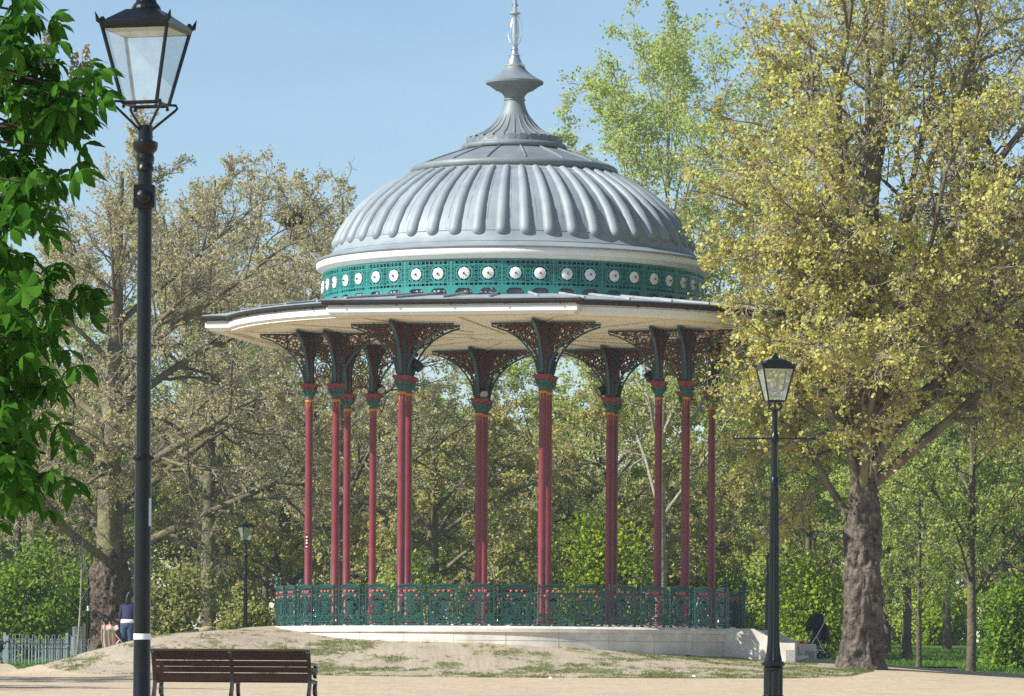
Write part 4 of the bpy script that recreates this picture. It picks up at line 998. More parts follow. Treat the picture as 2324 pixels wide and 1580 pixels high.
# ------------------------------------------------------------------ horse chestnut hanging into the picture on the left
M_CHEST = leaf_mat('chestnut_leaf', [(.04, .13, .014), (.065, .19, .02), (.03, .10, .012), (.10, .25, .03)], .42)
M_CANDLE = leaf_mat('chestnut_blossom', [(.55, .5, .36), (.42, .36, .24), (.6, .56, .45)], .2)
def chestnut():
    g = np.random.default_rng(5); Yc = -102.6
    base = Vector((-4.9, Yc + .4, gz(-4.9, Yc + .4)))
    root = thing('horse_chestnut', 'dark green horse chestnut with big fingered leaves hanging in at the left edge', 'tree', base)
    tips = [(40, 20), (90, 50), (30, 90), (15, 140), (60, 165), (110, 190), (165, 195), (215, 215), (150, 240), (90, 235), (40, 230), (180, 285), (120, 290), (60, 285), (15, 300), (95, 345), (150, 330), (40, 350), (70, 400), (120, 420), (20, 410), (100, 455), (50, 480), (25, 540),
            (8, 600), (5, 470), (30, 660), (140, 670), (175, 700), (90, 690), (110, 745), (45, 735), (10, 700), (70, 800), (125, 770), (30, 830), (95, 850), (55, 890), (8, 870), (25, 60), (70, 110), (110, 130), (140, 215), (185, 225), (195, 250), (20, 350), (70, 440), (60, 520), (30, 590), (90, 720), (60, 770), (20, 780), (60, 850), (15, 930), (60, 1010), (70, 1060), (20, 990), (80, 990), (125, 1030), (40, 1045), (100, 1085), (15, 1090), (60, 1120), (25, 1145), (0, 1040), (5, 20), (10, 200)]
    T = []
    for px, py in tips:
        p = at(px - 22, py, Yc + g.uniform(-.25, .35)); T.append(p - base)
    nv = len(T)
    for k in range(110):                              # the rest of the crown, outside the picture
        x = g.uniform(-6.9, -2.05); z = g.uniform(1.2, 6.4); y = g.uniform(-1.6, 2.2)
        if x > -2.6 and z < 2.6: x -= .6
        T.append(Vector((x, Yc + y, z + base.z + 1.0)) - base)
    T = np.array(T)
    wood = Geo()
    K = 10; t = np.linspace(0, 1, K); P = np.zeros((1, K, 3)); P[0, :, 2] = -.4 + 6.6 * t; P[0, :, 0] = .15 * np.sin(t * 3)
    wood.add(*tubes(P, np.array([.19]), .2, 12))
    hubs = np.array([(1.6, -.1, z) for z in (1.7, 2.3, 2.9, 3.5, 4.1)] + [(-1.2, .8, 3), (-1.2, -.9, 4), (.2, 1.2, 4.5), (.4, -1.2, 5)], float)
    tt = np.linspace(0, 1, 8)[:, None]
    HP = np.stack([(1 - tt) * np.array([0, 0, h[2] * .75]) + tt * h + np.array([0, 0, .25]) * np.sin(tt * PI) for h in hubs]); wood.add(*tubes(HP, np.full(len(hubs), .06), .3, 6))
    TP = []
    for q in T:
        h = hubs[np.argmin(((hubs - q) ** 2).sum(1) + (hubs[:, 0] > q[0]) * .3)]
        TP.append((1 - tt) * h + tt * q + np.array([0, 0, .12]) * np.sin(tt * PI))
    wood.add(*tubes(np.array(TP), np.full(len(T), .012), .35, 5))
    V, Q = wood.get(); mesh_np('trunk', V, quads=Q, mats=[B_DARK], parent=root, smooth=True)
    # palmate leaves
    st = np.array([0, .12, .24, .34, .45, .54, .64, .72, .82, .9, 1.0]); wd = np.array([.03, .05, .11, .12, .20, .19, .255, .21, .20, .10, .0])
    Vs, Qs, n0 = [], [], 0
    for qi, q in enumerate(T):
        for l in range(g.integers(4, 8) if qi < nv else 4):
            c = q + g.normal(0, .06, 3); up = unit(np.array([0, 0, 1.0]) + g.normal(0, .45, 3) + np.array([-.25, -.1, 0]))
            r0 = unit(np.cross(up, g.normal(size=3))); r1 = np.cross(up, r0); nl = g.integers(5, 8); curl = g.uniform(-.25, .25, nl); s = g.uniform(.055, .095)
            for j in range(nl):
                a = 2 * PI * (j - (nl - 1) / 2) / (nl + .8); d = r0 * math.cos(a) + r1 * math.sin(a); sd = np.cross(up, d)
                L = s * (1.05 - .32 * abs(j - (nl - 1) / 2) / ((nl - 1) / 2)); dr = g.uniform(.35, 1.0)
                ax = c + d * (st[:, None] * L) - up * (st[:, None] ** 2 * L * dr) ; ax = ax + np.array([0, 0, -1]) * (st[:, None] ** 2 * L * .25)
                w_ = wd[:, None] * L; vv = up * ((.30 + curl[j]) * w_)
                V = np.stack([ax + sd * w_ + vv, ax, ax - sd * w_ + vv], 1).reshape(-1, 3)
                Vs.append(V); i = np.arange(10) * 3 + n0
                Qs.append(np.concatenate([np.stack([i, i + 1, i + 4, i + 3], 1), np.stack([i + 1, i + 2, i + 5, i + 4], 1)])); n0 += 33
    mesh_np('crown', np.concatenate(Vs), quads=np.concatenate(Qs), mats=[M_CHEST], parent=root)
    for px, py in ((105, 118), (196, 150), (170, 165), (60, 640)):
        p = np.array(at(px, py, Yc)) - np.array(base); C = []
        for k in range(150):
            z = g.uniform(0, 1) ; r = .028 * (1 - z * .8); a = g.uniform(0, 2 * PI); C.append(p + [r * math.cos(a), r * math.sin(a), -.06 + .13 * z])
        V, Q = leaves(g, np.array(C), .012, 0, .3, 1); mesh_np('blossom', V, quads=Q, mats=[M_CANDLE], parent=root)
chestnut()
copy_tree(plane_m, Vector((-21.5, -27, gz(-21.5, -27))), 2.0, (1.0, 1.0, .72), 'plane tree off to the left whose shade streaks the path')

copy_tree(plane_m, Vector((-22, -40, gz(-22, -40))), .6, (.9, .9, .72), 'second plane tree off to the left shading the path near the bench')

# ------------------------------------------------------------------ street lamps
M_BLK = node_mat('black_gloss_paint', (.006, .0085, .0095), .3, noise=(6, .3), spec=.32)
M_GLASS = glass_mat('lantern_glass'); M_REFL = node_mat('pale_reflector', (.42, .46, .34), .6)
M_STK = node_mat('pale_sticker', (.5, .58, .62), .5); M_WBAND = node_mat('white_band_paint', (.8, .8, .8), .5)
def lantern(root, z0, z1, hb, ht, yaw, roof=.13, domed=False):
    Rz = Matrix.Rotation(yaw, 3, 'Z')
    def c4(h, z): return [Rz @ Vector((sx * h, sy * h, z)) for sx, sy in ((-1, -1), (1, -1), (1, 1), (-1, 1))]
    b = MB(); lo, hi = c4(hb, z0), c4(ht, z1); k = ht * .055
    for i in range(4):
        j = (i + 1) % 4
        b.tube([lo[i], hi[i]], k, 4); b.tube([lo[i], lo[j]], k, 4); b.tube([hi[i], hi[j]], k * 1.3, 4)
    fr_ = b.build('lantern_frame', M_BLK, root)
    b = MB(); sq_loft(b, [(ht * 1.05, z1), (ht * 1.07, z1 + .035), (ht * .96, z1 + .045)] + ([(ht * .85, z1 + .075), (ht * .62, z1 + .115), (ht * .4, z1 + .135)] if domed else [(ht * .46, z1 + roof)]))
    b.v = [tuple(Rz @ Vector(p)) for p in b.v]
    zt = z1 + (.135 if domed else roof)
    b.lathe([(ht * .42, zt - .01), (ht * .44, zt + .01), (ht * .40, zt + .03), (ht * .30, zt + .06), (ht * .29, zt + .08), (ht * .36, zt + .09), (ht * .36, zt + .115), (ht * .28, zt + .13), (ht * .26, zt + .2), (ht * .12, zt + .25), (ht * .05, zt + .27), (ht * .07, zt + .3), (0, zt + .33)] if not domed else [(ht * .40, zt - .01), (ht * .30, zt + .01), (ht * .2, zt + .02), (ht * .22, zt + .035), (ht * .14, zt + .05), (ht * .06, zt + .075), (ht * .07, zt + .085), (0, zt + .1)], 20)
    for i in range(4):                                # upturned corner leaves
        p = c4(ht * 1.05, z1 + .02)[i]; d = Vector((p.x, p.y, 0)).normalized()
        b.tube([p - d * .03, p + d * .015 + Vector((0, 0, .02)), p + d * .035 + Vector((0, 0, .075))], [.02, .018, .002], 6)
        b.ball(p - d * .02 + Vector((0, 0, .03)), .018, 6, 5)
    b.build('lantern_roof', M_BLK, root)
    b = MB(); g_ = .96; l2, h2 = c4(hb * g_, z0 + .004), c4(ht * g_, z1 - .004)
    for i in range(4):
        j = (i + 1) % 4; b.add([l2[i], l2[j], h2[j], h2[i]], [(0, 1, 2, 3)])
    b.build('glass', M_GLASS, fr_)
    b = MB(); sq_loft(b, [(ht * .97, z1 - .012), (ht * .5, z1 + .03)]); b.v = [tuple(Rz @ Vector(p)) for p in b.v]; b.build('reflector', M_REFL, fr_)
# tall lamp on the left, close to the camera
pL = at(322, 1525, -87.5); gl_ = gz(pL.x, -87.5)
lampA = thing('street_lamp', 'tall black lamp post with big square lantern and white band beside the bench', 'street lamp', (pL.x, -87.5, 0), group='old style street lamps')
b = MB(); b.lathe([(.16, gl_ - .05), (.16, gl_ + .5), (.12, gl_ + .55), (.062, gl_ + .7), (.058, .2), (.057, 1.42), (.066, 1.43), (.068, 1.46), (.05, 1.47), (.05, 3.13), (.05, 3.40), (.06, 3.41), (.06, 3.43), (.054, 3.44), (.054, 3.47), (.062, 3.48), (.064, 3.50), (.058, 3.515), (.06, 3.53), (.08, 3.55), (.088, 3.58), (.086, 3.605), (.05, 3.62), (.05, 3.72), (.0, 3.73)], 28)
b.build('post', M_BLK, lampA, True, .6)
b = MB()
for i in range(22): a = 2 * PI * i / 22; b.ball((.067 * math.cos(a), .067 * math.sin(a), 1.445), .011, 6, 4)
b.build('beaded_ring', M_BLK, lampA)
b = MB(); b.lathe([(.059, .205), (.06, .205), (.06, .245), (.059, .245)], 28); b.build('white_band', M_WBAND, lampA)
b = MB(); b.lathe([(.0585, .98), (.0588, .98), (.0588, 1.17), (.0585, 1.17)], 6, a0=-.75, a1=-.1); b.build('sticker', M_STK, lampA)
b = MB(); sq_loft(b, [(.066, 3.15), (.072, 3.16), (.072, 3.30), (.066, 3.31)]); Mx = Matrix.Translation((0, -.07, 3.225)) @ Matrix.Rotation(PI / 2, 4, 'X')
b.lathe([(.055, 0), (.05, .02), (.03, .035), (.026, .06), (.0, .068)], 18, M=Mx); b.build('clamp_box', M_BLK, lampA)
b = MB(); yaw = math.radians(-15)
for i in range(4):
    a = yaw + PI / 4 + i * PI / 2; d = Vector((math.cos(a), math.sin(a), 0)); z = Vector((0, 0, 1))
    b.tube([d * .035 + z * 3.68, d * .07 + z * 3.71, d * .15 + z * 3.775, d * .225 + z * 3.835, d * .24 + z * 3.852, d * .23 + z * 3.872, d * .175 + z * 3.872], .0095, 6)
    b.ball(d * .165 + z * 3.84, .013, 6, 5)
b.build('lantern_bracket', M_BLK, lampA)
lantern(lampA, 3.865, 4.375, .122, .234, yaw)
# fluted lamp on the right
pR = at(1755, 1525, -54.5); gr_ = gz(pR.x, -54.5)
lampB = thing('street_lamp', 'fluted black lamp post with ladder bar in front of the stone steps', 'street lamp', (pR.x, -54.5, 0), group='old style street lamps')
def fluted(b, prof, n=48, k=12, dep=.12): b.lathe(prof, n, lobes=(k, dep * .5))
b = MB(); fluted(b, [(.13, gr_ - .05), (.13, .05)]); b.lathe([(.17, gr_ - .05), (.17, gr_ + .22), (.15, gr_ + .25), (.13, gr_ + .26)], 24)
b.lathe([(.13, .035), (.15, .05), (.15, .075), (.13, .085), (.14, .1), (.168, .12), (.172, .145), (.15, .165), (.125, .18), (.11, .2)], 28)
fluted(b, [(.118, .19), (.098, .27), (.083, .42), (.075, .65), (.070, 1.2), (.062, 2.0), (.054, 2.62)], 48, 12, .16)
b.lathe([(.05, 2.6), (.066, 2.62), (.066, 2.66), (.055, 2.67), (.055, 2.70), (.066, 2.71), (.062, 2.80), (.05, 2.82)], 20); fluted(b, [(.045, 2.8), (.042, 3.35)], 36, 10, .12)
b.lathe([(.04, 3.30), (.06, 3.33), (.07, 3.36), (.07, 3.39), (.055, 3.43), (.042, 3.46), (.04, 3.74), (.046, 3.76), (.04, 3.79), (0, 3.80)], 20); b.build('post', M_BLK, lampB, True, .7)
b = MB(); b.tube([(-.58, -.0, 3.375), (.58, 0, 3.375)], .012, 6); b.ball((-.58, 0, 3.375), .02, 6, 5); b.ball((.58, 0, 3.375), .02, 6, 5); b.build('ladder_bar', M_BLK, lampB)
b = MB()
for i in range(4):
    a = PI / 4 + i * PI / 2 - .15; d = Vector((math.cos(a), math.sin(a), 0)); z = Vector((0, 0, 1))
    b.tube([d * .03 + z * 3.79, d * .1 + z * 3.80, d * .135 + z * 3.84, d * .12 + z * 3.885, d * .09 + z * 3.875, d * .09 + z * 3.845], .009, 5)
b.tube([(0, 0, 3.78), (0, 0, 3.91)], .014, 6)
b.build('lantern_bracket', M_BLK, lampB); lantern(lampB, 3.91, 4.38, .122, .225, math.radians(10), domed=True)
for px, Yd, dz, lab in ((1741, 27, .15, 'small distant black lamp post half hidden behind the fluted one'), (557, 34, .22, 'distant black lamp post left of the bandstand railing')):
    p = at(px, 1400, Yd); o = dup(lampB); o['label'] = lab; o.location = (p.x, Yd, dz + .35); o.rotation_euler = (0, 0, .3)
p = at(200, 1440, 18); b = MB(); b.lathe([(.06, -.3), (.06, .1), (.04, .12), (.035, 3.2), (0, 3.22)], 12)
po = thing('slim_post', 'slim black post with a white band beside the left plane trunk', 'post', (p.x, 18, gz(p.x, 18))); b.build('pole', M_BLK, po, True, .7)
zb = at(200, 1386, 18).z - po.location.z
b = MB(); b.lathe([(.04, zb), (.041, zb), (.041, zb + .14), (.04, zb + .14)], 12); b.build('white_band', M_WBAND, po)

# ------------------------------------------------------------------ floodlights on the columns
M_LENS = node_mat('floodlight_lens', (.35, .34, .3), .15)
def flood(p, d, lab):
    t = thing('floodlight', lab, 'floodlight', p, 0, 'floodlights fixed to the columns'); q = Vector(d).normalized().to_track_quat('Z', 'Y').to_matrix().to_4x4()
    b = MB(); b.lathe([(0, -.2), (.07, -.19), (.11, -.12), (.135, -.02), (.135, .08), (.12, .085)], 18, M=q); b.build('lamp_body', M_BLK, t, True, .6)
    b = MB(); b.lathe([(0, .06), (.118, .06)], 18, M=q); b.build('lens', M_LENS, t)
    b = MB(); b.tube([q @ Vector((0, 0, -.1)), Vector((0, 0, -.16))], .02, 6); b.build('bracket', M_BLK, t)
n0, t0 = fr(0); n2, t2 = fr(2); Zq = Vector((0, 0, 7.86))
flood(n0 * 4.341 + t0 * -1.85 + Vector((.24, 0, 7.9)), (.75, .6, -.5), 'black floodlight on the front left pair of columns')
flood(n3 * 4.341 + t3 * -2.10 + Vector((.2, -.1, 7.72)), (.25, -.75, -.55), 'black floodlight on the rear left pair of columns')
flood(n2 * 4.341 + t2 * 1.85 + Vector((.12, -.2, 7.74)), (.15, -.75, -.5), 'black floodlight on the rear pair left of centre')
flood(n2 * 4.341 + t2 * -1.85 + Vector((-.26, -.05, 7.78)), (-.8, -.4, -.4), 'black floodlight on the rear pair right of centre')
flood(n1 * 4.341 + t1 * -2.10 + Vector((-.26, .1, 7.74)), (-.7, -.1, -.6), 'black floodlight on the front right pair of columns')
pc = n3 * 5.073 + t3 * 2.10; b = MB(); zst = at(697, 1232, 0).z
a_ = math.atan2(-.9, -.45); b.lathe([(.1015, zst - .2), (.1035, zst - .2), (.1035, zst + .2), (.1015, zst + .2)], 6, c=(pc.x, pc.y), a0=a_ - .45, a1=a_ + .45); st_ = b.build('sticker', M_BLK, band)
b = MB()
for i, (dz, h) in enumerate(((-.15, .03), (-.06, .05), (.02, .03), (.1, .05))): b.lathe([(.1038, zst + dz), (.1045, zst + dz), (.1045, zst + dz + h), (.1038, zst + dz + h)], 3, c=(pc.x, pc.y), a0=a_ - .2, a1=a_ + .25)
b.build('sticker_mark', M_WBAND, st_)

# ------------------------------------------------------------------ park bench seen from behind
M_WOOD = node_mat('red_brown_bench_wood', (.034, .012, .008), .5, noise=(7, .5), bump=(30, .3, .004), spec=.25)
M_IRON = node_mat('black_bench_iron', (.010, .010, .010), .4, noise=(10, .3)); M_STEEL = node_mat('bright_bracket', (.3, .33, .36), .35, .6)
def make_bench(label):
    t = thing('park_bench', label, 'bench')
    W = 2.36
    bk = [(-.02, .415), (-.055, .525), (-.085, .613), (-.12, .705), (-.165, .785), (-.21, .815)]
    for i, (y, z) in enumerate(bk[:-1] + [(-.235, .80)]):
        a = (-.28, -.28, -.3, -.35, -.75, -1.35)[i] if i < 6 else 0
        h = .115 if i == 0 else .078
        if i == 4: h = .085
        M_ = Matrix.Translation((0, y, z)) @ Matrix.Rotation(-a, 4, 'X')
        b = MB(); b.box((0, 0, 0), (W, .028, h), M=M_); b.build('back_slat', M_WOOD, t)
    for i in range(5):
        b = MB(); b.box((0, .06 + i * .088, .375 - .006 * i), (W, .07, .03)); b.build('seat_slat', M_WOOD, t)
    side = lambda x: (lambda u, v, d: (x + d, u, v))
    for x in (-W / 2 + .03, 0, W / 2 - .03):
        b = MB(); f = side(x)
        b.strip([(-.19, .0), (-.13, .10), (-.03, .25), (.0, .36), (-.03, .48), (-.075, .62), (-.11, .70), (-.15, .765), (-.19, .80)], [.07, .055, .06, .06, .05, .045, .04, .04, .03], f, .05)
        b.strip([(-.02, .35), (.2, .345), (.42, .345), (.47, .33)], .045, f, .05)
        b.strip([(.52, .0), (.49, .08), (.43, .2), (.42, .33)], [.07, .05, .05, .05], f, .05)
        if x:
            b.strip(spiral(.43, .50, .085, 1.5, -PI / 2, -1, 22), .035, f, .045); b.strip([(-.06, .60), (.1, .61), (.3, .605), (.43, .59), (.5, .53)], .04, f, .05)
            b.strip(spiral(.42, .22, .08, 1.4, PI / 2, 1, 20), .03, f, .045)
            b.strip(spiral(.2, .5, .06, 1.4, 0, 1, 16), .02, f, .03)
        b.strip(spiral(-.06, .17, .06, 1.3, PI, 1, 14), .025, f, .04)
        b.build('bench_end' if x else 'middle_support', M_IRON, t)
    for x in (-W / 2 + .03, 0, W / 2 - .03):
        b = MB(); b.box((x, -.185, .825), (.055, .06, .02)); b.box((x, -.215, .80), (.055, .02, .05)); b.build('top_bracket', M_STEEL, t)
    return t
bench = make_bench('brown slatted bench on black iron legs beside the tall left lamp')
pB = at(527, 1580, -53.5); bench.location = (pB.x, -53.5, gz(pB.x, -53.5) + .03); bench.rotation_euler = (0, 0, math.radians(-8))
p = at(2132, 1513, 11); bx_ = thing('low_box', 'low red brown box with white front just showing over the path at right', 'box', (p.x, 11, p.z - .42), .12)
b = MB(); b.box((0, 0, .19), (.94, .5, .38)); b.build('white_front', M_WBAND, bx_)
for i in range(3):
    b = MB(); b.box((0, -.2 + .2 * i, .40), (1.02, .18, .04)); b.build('lid_board', M_WOOD, bx_)

# ------------------------------------------------------------------ hooped fence
M_FEN = node_mat('pale_blue_fence_paint', (.36, .43, .46), .5, noise=(5, .25)); M_FRAIL = node_mat('fence_rail_paint', (.06, .08, .085), .5)
def fence(label, x0, n, Y, z0, slope, bay=2.02, group='hooped fences'):
    t = thing('hooped_fence', label, 'fence', (x0, Y, z0 - .06), math.atan(slope), group); t.scale = (1, 1, .87)
    for i in range(n):
        o = Vector((i * bay, 0, 0)); b = MB()
        b.box(o + Vector((0, 0, .62)), (.09, .06, 1.32)); b.build('fence_post', M_FEN, t, False)
        b = MB(); N_ = 18; s = bay / N_
        for k in range(N_):
            x = i * bay + s * (k + .5); hi = 1.22 if k % 2 else .98
        for k in range(9):                            # tall and low hoops alternate
            xa = i * bay + .05 + k * (bay - .1) / 9; wid = (bay - .1) / 9 * .5
            for (dx, top, yy) in ((0, 1.2, .0), (wid * .98, .96, .012)):
                xs_ = xa + dx
                b.tube([(xs_, yy, .03), (xs_, yy, top - .06)] + [(xs_ + wid * .42 - wid * .42 * math.cos(q), yy, top - .06 + .06 * math.sin(q)) for q in np.linspace(.3, PI - .3, 5)] + [(xs_ + wid * .84, yy, top - .06), (xs_ + wid * .84, yy, .03)], .0095, 5)
        b.build('hoops', M_FEN, t)
        b = MB()
        for z in (.12, .85): b.box(o + Vector((bay / 2, 0, z)), (bay - .06, .012, .04))
        b.box(o + Vector((bay / 2, 0, 1.02)), (bay - .06, .014, .045)); b.build('fence_rail', M_FRAIL if i >= 0 else M_FEN, t)
    return t
xf = at(14, 1500, 17).x
zf = at(14, 1522, 17).z
fence('pale blue hooped fence running along the grass at the left', xf - 4.04, 5, 17, zf, 0.03)
fence('second hooped fence farther back behind the front one', xf - 3.0, 5, 25, .12, .02)

# sapling with its wire guard and stake
M_SAP = node_mat('pale_sapling_bark', (.30, .28, .22), .8, noise=(6, .3)); M_WIRE = node_mat('galvanised_wire', (.35, .4, .42), .4, .5); M_STAKE = node_mat('stake_wood', (.13, .11, .08), .8, noise=(8, .3))
ps = at(170, 1500, 14.5); zs_ = gz(ps.x, 14.5)
sap = thing('sapling', 'thin pale sapling leaning by the hooped fence', 'tree', (ps.x, 14.5, zs_))
g = np.random.default_rng(3); K = 12; P = np.zeros((1, K, 3)); P[0, :, 2] = np.linspace(-.2, 4.6, K); P[0, :, 0] = np.linspace(-.02, .3, K) + .05 * np.sin(np.linspace(0, 5, K))
wd_ = Geo(); wd_.add(*tubes(P, np.array([.05]), .25, 8)); P2, R2, L2 = children(g, P, np.array([.03]), np.array([4.6]), 16, .35, 40, .42, 7, .12, .05, np.array([0, 0, 2]), .2, .35); wd_.add(*tubes(P2, R2, .4, 4))
P3, R3, L3 = children(g, P2, R2, L2, 5, .3, 45, .5, 5, .2, .02, np.array([0, 0, 2]), .1, .5); wd_.add(*tubes(P3, R3, .5, 3))
V, Q = wd_.get(); mesh_np('trunk', V, quads=Q, mats=[M_SAP], parent=sap, smooth=True)
gd = thing('tree_guard', 'square wire mesh guard round the sapling', 'tree guard', (ps.x + .12, 14.5, zs_)); b = MB()
for k in range(20): a = 2 * PI * k / 20; b.tube([(.19 * math.cos(a), .19 * math.sin(a), 0), (.19 * math.cos(a), .19 * math.sin(a), 1.25)], .006, 4)
for z in np.arange(.05, 1.3, .12): b.tube([(.19 * math.cos(a), .19 * math.sin(a), z) for a in np.linspace(0, 2 * PI, 17)[:-1]], .006, 4, closed=True)
b.build('wire_mesh', M_WIRE, gd)
b = MB(); b.box((0, 0, .6), (.09, .08, 1.5)); st = b.build('stake', M_STAKE); st.location = (at(191, 1480, 14.3).x, 14.3, zs_); tag(st, 'square wooden stake beside the sapling guard', 'stake')

# fallen bough, nest
p = spot(560, 29); fb = thing('fallen_branch', 'bare crooked bough lying behind the mound by the distant lamp', 'branch', p)
g = np.random.default_rng(12); Pb = polylines(g, np.array([[.3, 0, .2], [.5, 0, .5], [.4, 0, .6]]), np.array([[.15, 0, 1.0], [-1, .1, .25], [.9, 0, .45]]), np.array([1.2, 2.2, 1.7]), 10, .2, .0)
wd_ = Geo(); wd_.add(*tubes(Pb, np.array([.14, .07, .08]), .3, 7)); P2, R2, L2 = children(g, Pb, np.array([.1, .07, .08]), np.array([1.2, 2.2, 1.7]), 5, .3, 45, .5, 7, .2, .03, np.zeros(3), .1, .5); wd_.add(*tubes(P2, R2, .3, 5))
V, Q = wd_.get(); mesh_np('limbs', V, quads=Q, mats=[bark('dry_bark', (.2, .17, .12), (.08, .065, .05), (.26, .23, .17))], parent=fb, smooth=True)
p = at(660, 492, 28.5); g = np.random.default_rng(2); N_ = 420; C = unit(g.normal(size=(N_, 3))) * g.uniform(.1, .42, (N_, 1)) * [1, 1, .75]; D_ = unit(np.cross(C, g.normal(size=(N_, 3))))
V, Q = tubes(polylines(g, C - D_ * .25, D_, np.full(N_, .55), 4, .25, 0), np.full(N_, .012), .6, 3); nst = mesh_np('nest', V, quads=Q, mats=[B_DARK]); nst.location = p; tag(nst, 'dark twig nest in the plane tree left of the dome', 'nest')

# ------------------------------------------------------------------ people and pushchairs
M_SKIN = node_mat('skin', (.48, .27, .19), .5); M_NAVY = node_mat('navy_wool', (.010, .013, .055), .8, noise=(25, .3), bump=(20, .4, .01)); M_JEAN = node_mat('blue_denim', (.045, .085, .16), .8, noise=(9, .5, (.02, .035, .08)), bump=(25, .4, .01))
M_SHIRT = node_mat('white_cotton', (.78, .76, .8), .8); M_HAIR = node_mat('black_hair', (.008, .008, .010), .35, noise=(30, .4)); M_RED2 = node_mat('red_fabric', (.62, .03, .04), .7)
def ell(b, path, n=14):
    """closed loft of ellipses: (centre, rx, ry)"""
    V = []
    for c, rx, ry in path:
        for i in range(n): a = 2 * PI * i / n; V.append((c[0] + rx * math.cos(a), c[1] + ry * math.sin(a), c[2]))
    K = len(path)
    b.add(V, [(k * n + i, k * n + (i + 1) % n, (k + 1) * n + (i + 1) % n, (k + 1) * n + i) for k in range(K - 1) for i in range(n)] + [tuple(range(n - 1, -1, -1)), tuple((K - 1) * n + i for i in range(n))])
def remesh(o, v):
    m = o.modifiers.new('remesh', 'REMESH'); m.mode = 'VOXEL'; m.voxel_size = v; m.use_smooth_shade = True
    s = o.modifiers.new('smooth', 'SMOOTH'); s.iterations = 3; s.factor = .5
# woman from behind: hips 0.92 high, leaning forward (+Y) over the pushchair
pw = at(289, 1470, -2.2); zw = gz(pw.x, -2.2)
def body_torso(b, g_=0.0):
    ell(b, [((0, .0, .80), .15 + g_, .11 + g_), ((0, 0, .90), .175 + g_, .125 + g_), ((0, .01, .98), .165 + g_, .115 + g_), ((0, .04, 1.08), .135 + g_, .10 + g_), ((0, .09, 1.20), .155 + g_, .105 + g_), ((0, .14, 1.32), .175 + g_, .105 + g_), ((0, .18, 1.40), .16 + g_, .09 + g_), ((0, .20, 1.455), .075 + g_, .065 + g_)])
def arms(b, g_=0.0, hand=False):
    for s in (-1, 1):
        b.tube([(s * .15, .17, 1.38), (s * .205, .18, 1.33), (s * .225, .17, 1.18), (s * .24, .17, 1.07), (s * .235, .26, 1.03), (s * .225, .40, 1.0)], [.06 + g_, .058 + g_, .05 + g_, .046 + g_, .042 + g_, .034 + g_], 10)
        if hand:
            b.tube([(s * .225, .38, 1.0), (s * .222, .43, .995), (s * .22, .48, .985)], [.03, .04, .03], 8)
            for f in range(4): b.tube([(s * .22 + (f - 1.5) * .017, .47, .985), (s * .22 + (f - 1.5) * .018, .52, .975), (s * .22 + (f - 1.5) * .018, .535 - abs(f - 1.4) * .006, .95)], [.0095, .009, .007], 6)
            b.tube([(s * .2, .42, .99), (s * .175, .45, .975), (s * .172, .475, .965)], [.012, .01, .008], 6)
def legs(b, g_=0.0, z_end=.04):
    for s in (-1, 1): b.tube([(s * .085, .0, .90), (s * .09, .0, .75), (s * .09, .015, .5), (s * .09, -.005, .38), (s * .09, -.01, .25), (s * .09, -.01, z_end)], [.10 + g_, .095 + g_, .068 + g_, .06 + g_, .055 + g_, .042 + g_], 12)
b = MB(); body_torso(b); arms(b, hand=True); legs(b)
for s in (-1, 1): b.tube([(s * .09, -.03, .05), (s * .09, .06, .045), (s * .09, .16, .03)], [.04, .042, .025], 8)
ell(b, [((0.0, .21, 1.42), .05, .052), ((.005, .235, 1.50), .048, .052), ((.01, .255, 1.54), .06, .075), ((.012, .26, 1.60), .073, .092), ((.012, .26, 1.66), .074, .094), ((.01, .25, 1.71), .06, .075), ((.01, .245, 1.735), .03, .04)])
b.ball((.062, .34, 1.60), .016, 6, 5); b.ball((.088, .26, 1.60), .02, 6, 5, (.5, 1, 1.4)); b.ball((-.064, .26, 1.60), .02, 6, 5, (.5, 1, 1.4)); b.ball((.04, .352, 1.59), .018, 6, 5, (.8, 1, 1.3))
woman = b.build('person', M_SKIN); remesh(woman, .010)
woman.location = (pw.x, -2.2, zw); woman.rotation_euler = (0, 0, math.radians(-12)); tag(woman, 'person with black ponytail in navy jumper and jeans leaning over a pushchair', 'person')
b = MB(); ell(b, [((0, .012, .965), .19, .14), ((0, .03, 1.05), .165, .125), ((0, .09, 1.20), .18, .13), ((0, .14, 1.32), .196, .128), ((0, .18, 1.40), .18, .108), ((0, .20, 1.445), .09, .08)]); arms(b, .014); o = b.build('jumper', M_NAVY, woman); remesh(o, .012)
b = MB(); ell(b, [((0, .0, .90), .192, .142), ((0, .005, .94), .19, .14), ((0, .012, 1.0), .178, .132)]); o = b.build('shirt_hem', M_SHIRT, woman, True)
b = MB(); ell(b, [((0, 0, .78), .165, .125), ((0, 0, .86), .186, .138), ((0, 0, .93), .185, .136), ((0, .005, .96), .17, .125)]); legs(b, .014, .07); o = b.build('jeans', M_JEAN, woman); remesh(o, .012)
b = MB(); b.ball((.01, .245, 1.645), .098, 14, 10, (.93, 1.05, 1.12)); b.tube([(-.01, .15, 1.68), (-.03, .11, 1.60), (-.045, .095, 1.48), (-.05, .10, 1.36), (-.04, .11, 1.27)], [.045, .05, .05, .042, .012], 10)
b.tube([(.03, .16, 1.64), (.03, .12, 1.52), (.02, .11, 1.42)], [.04, .04, .012], 8); o = b.build('hair', M_HAIR, woman); remesh(o, .012)
b = MB(); b.box((-.02, .135, 1.69), (.03, .02, .02)); b.build('hair_clip', M_WBAND, woman)
for s in (-1, 1):
    b = MB(); b.tube([(s * .09, -.05, .05), (s * .09, .07, .05), (s * .09, .18, .035)], [.045, .048, .03], 8); b.build('shoe', M_IRON, woman, True)

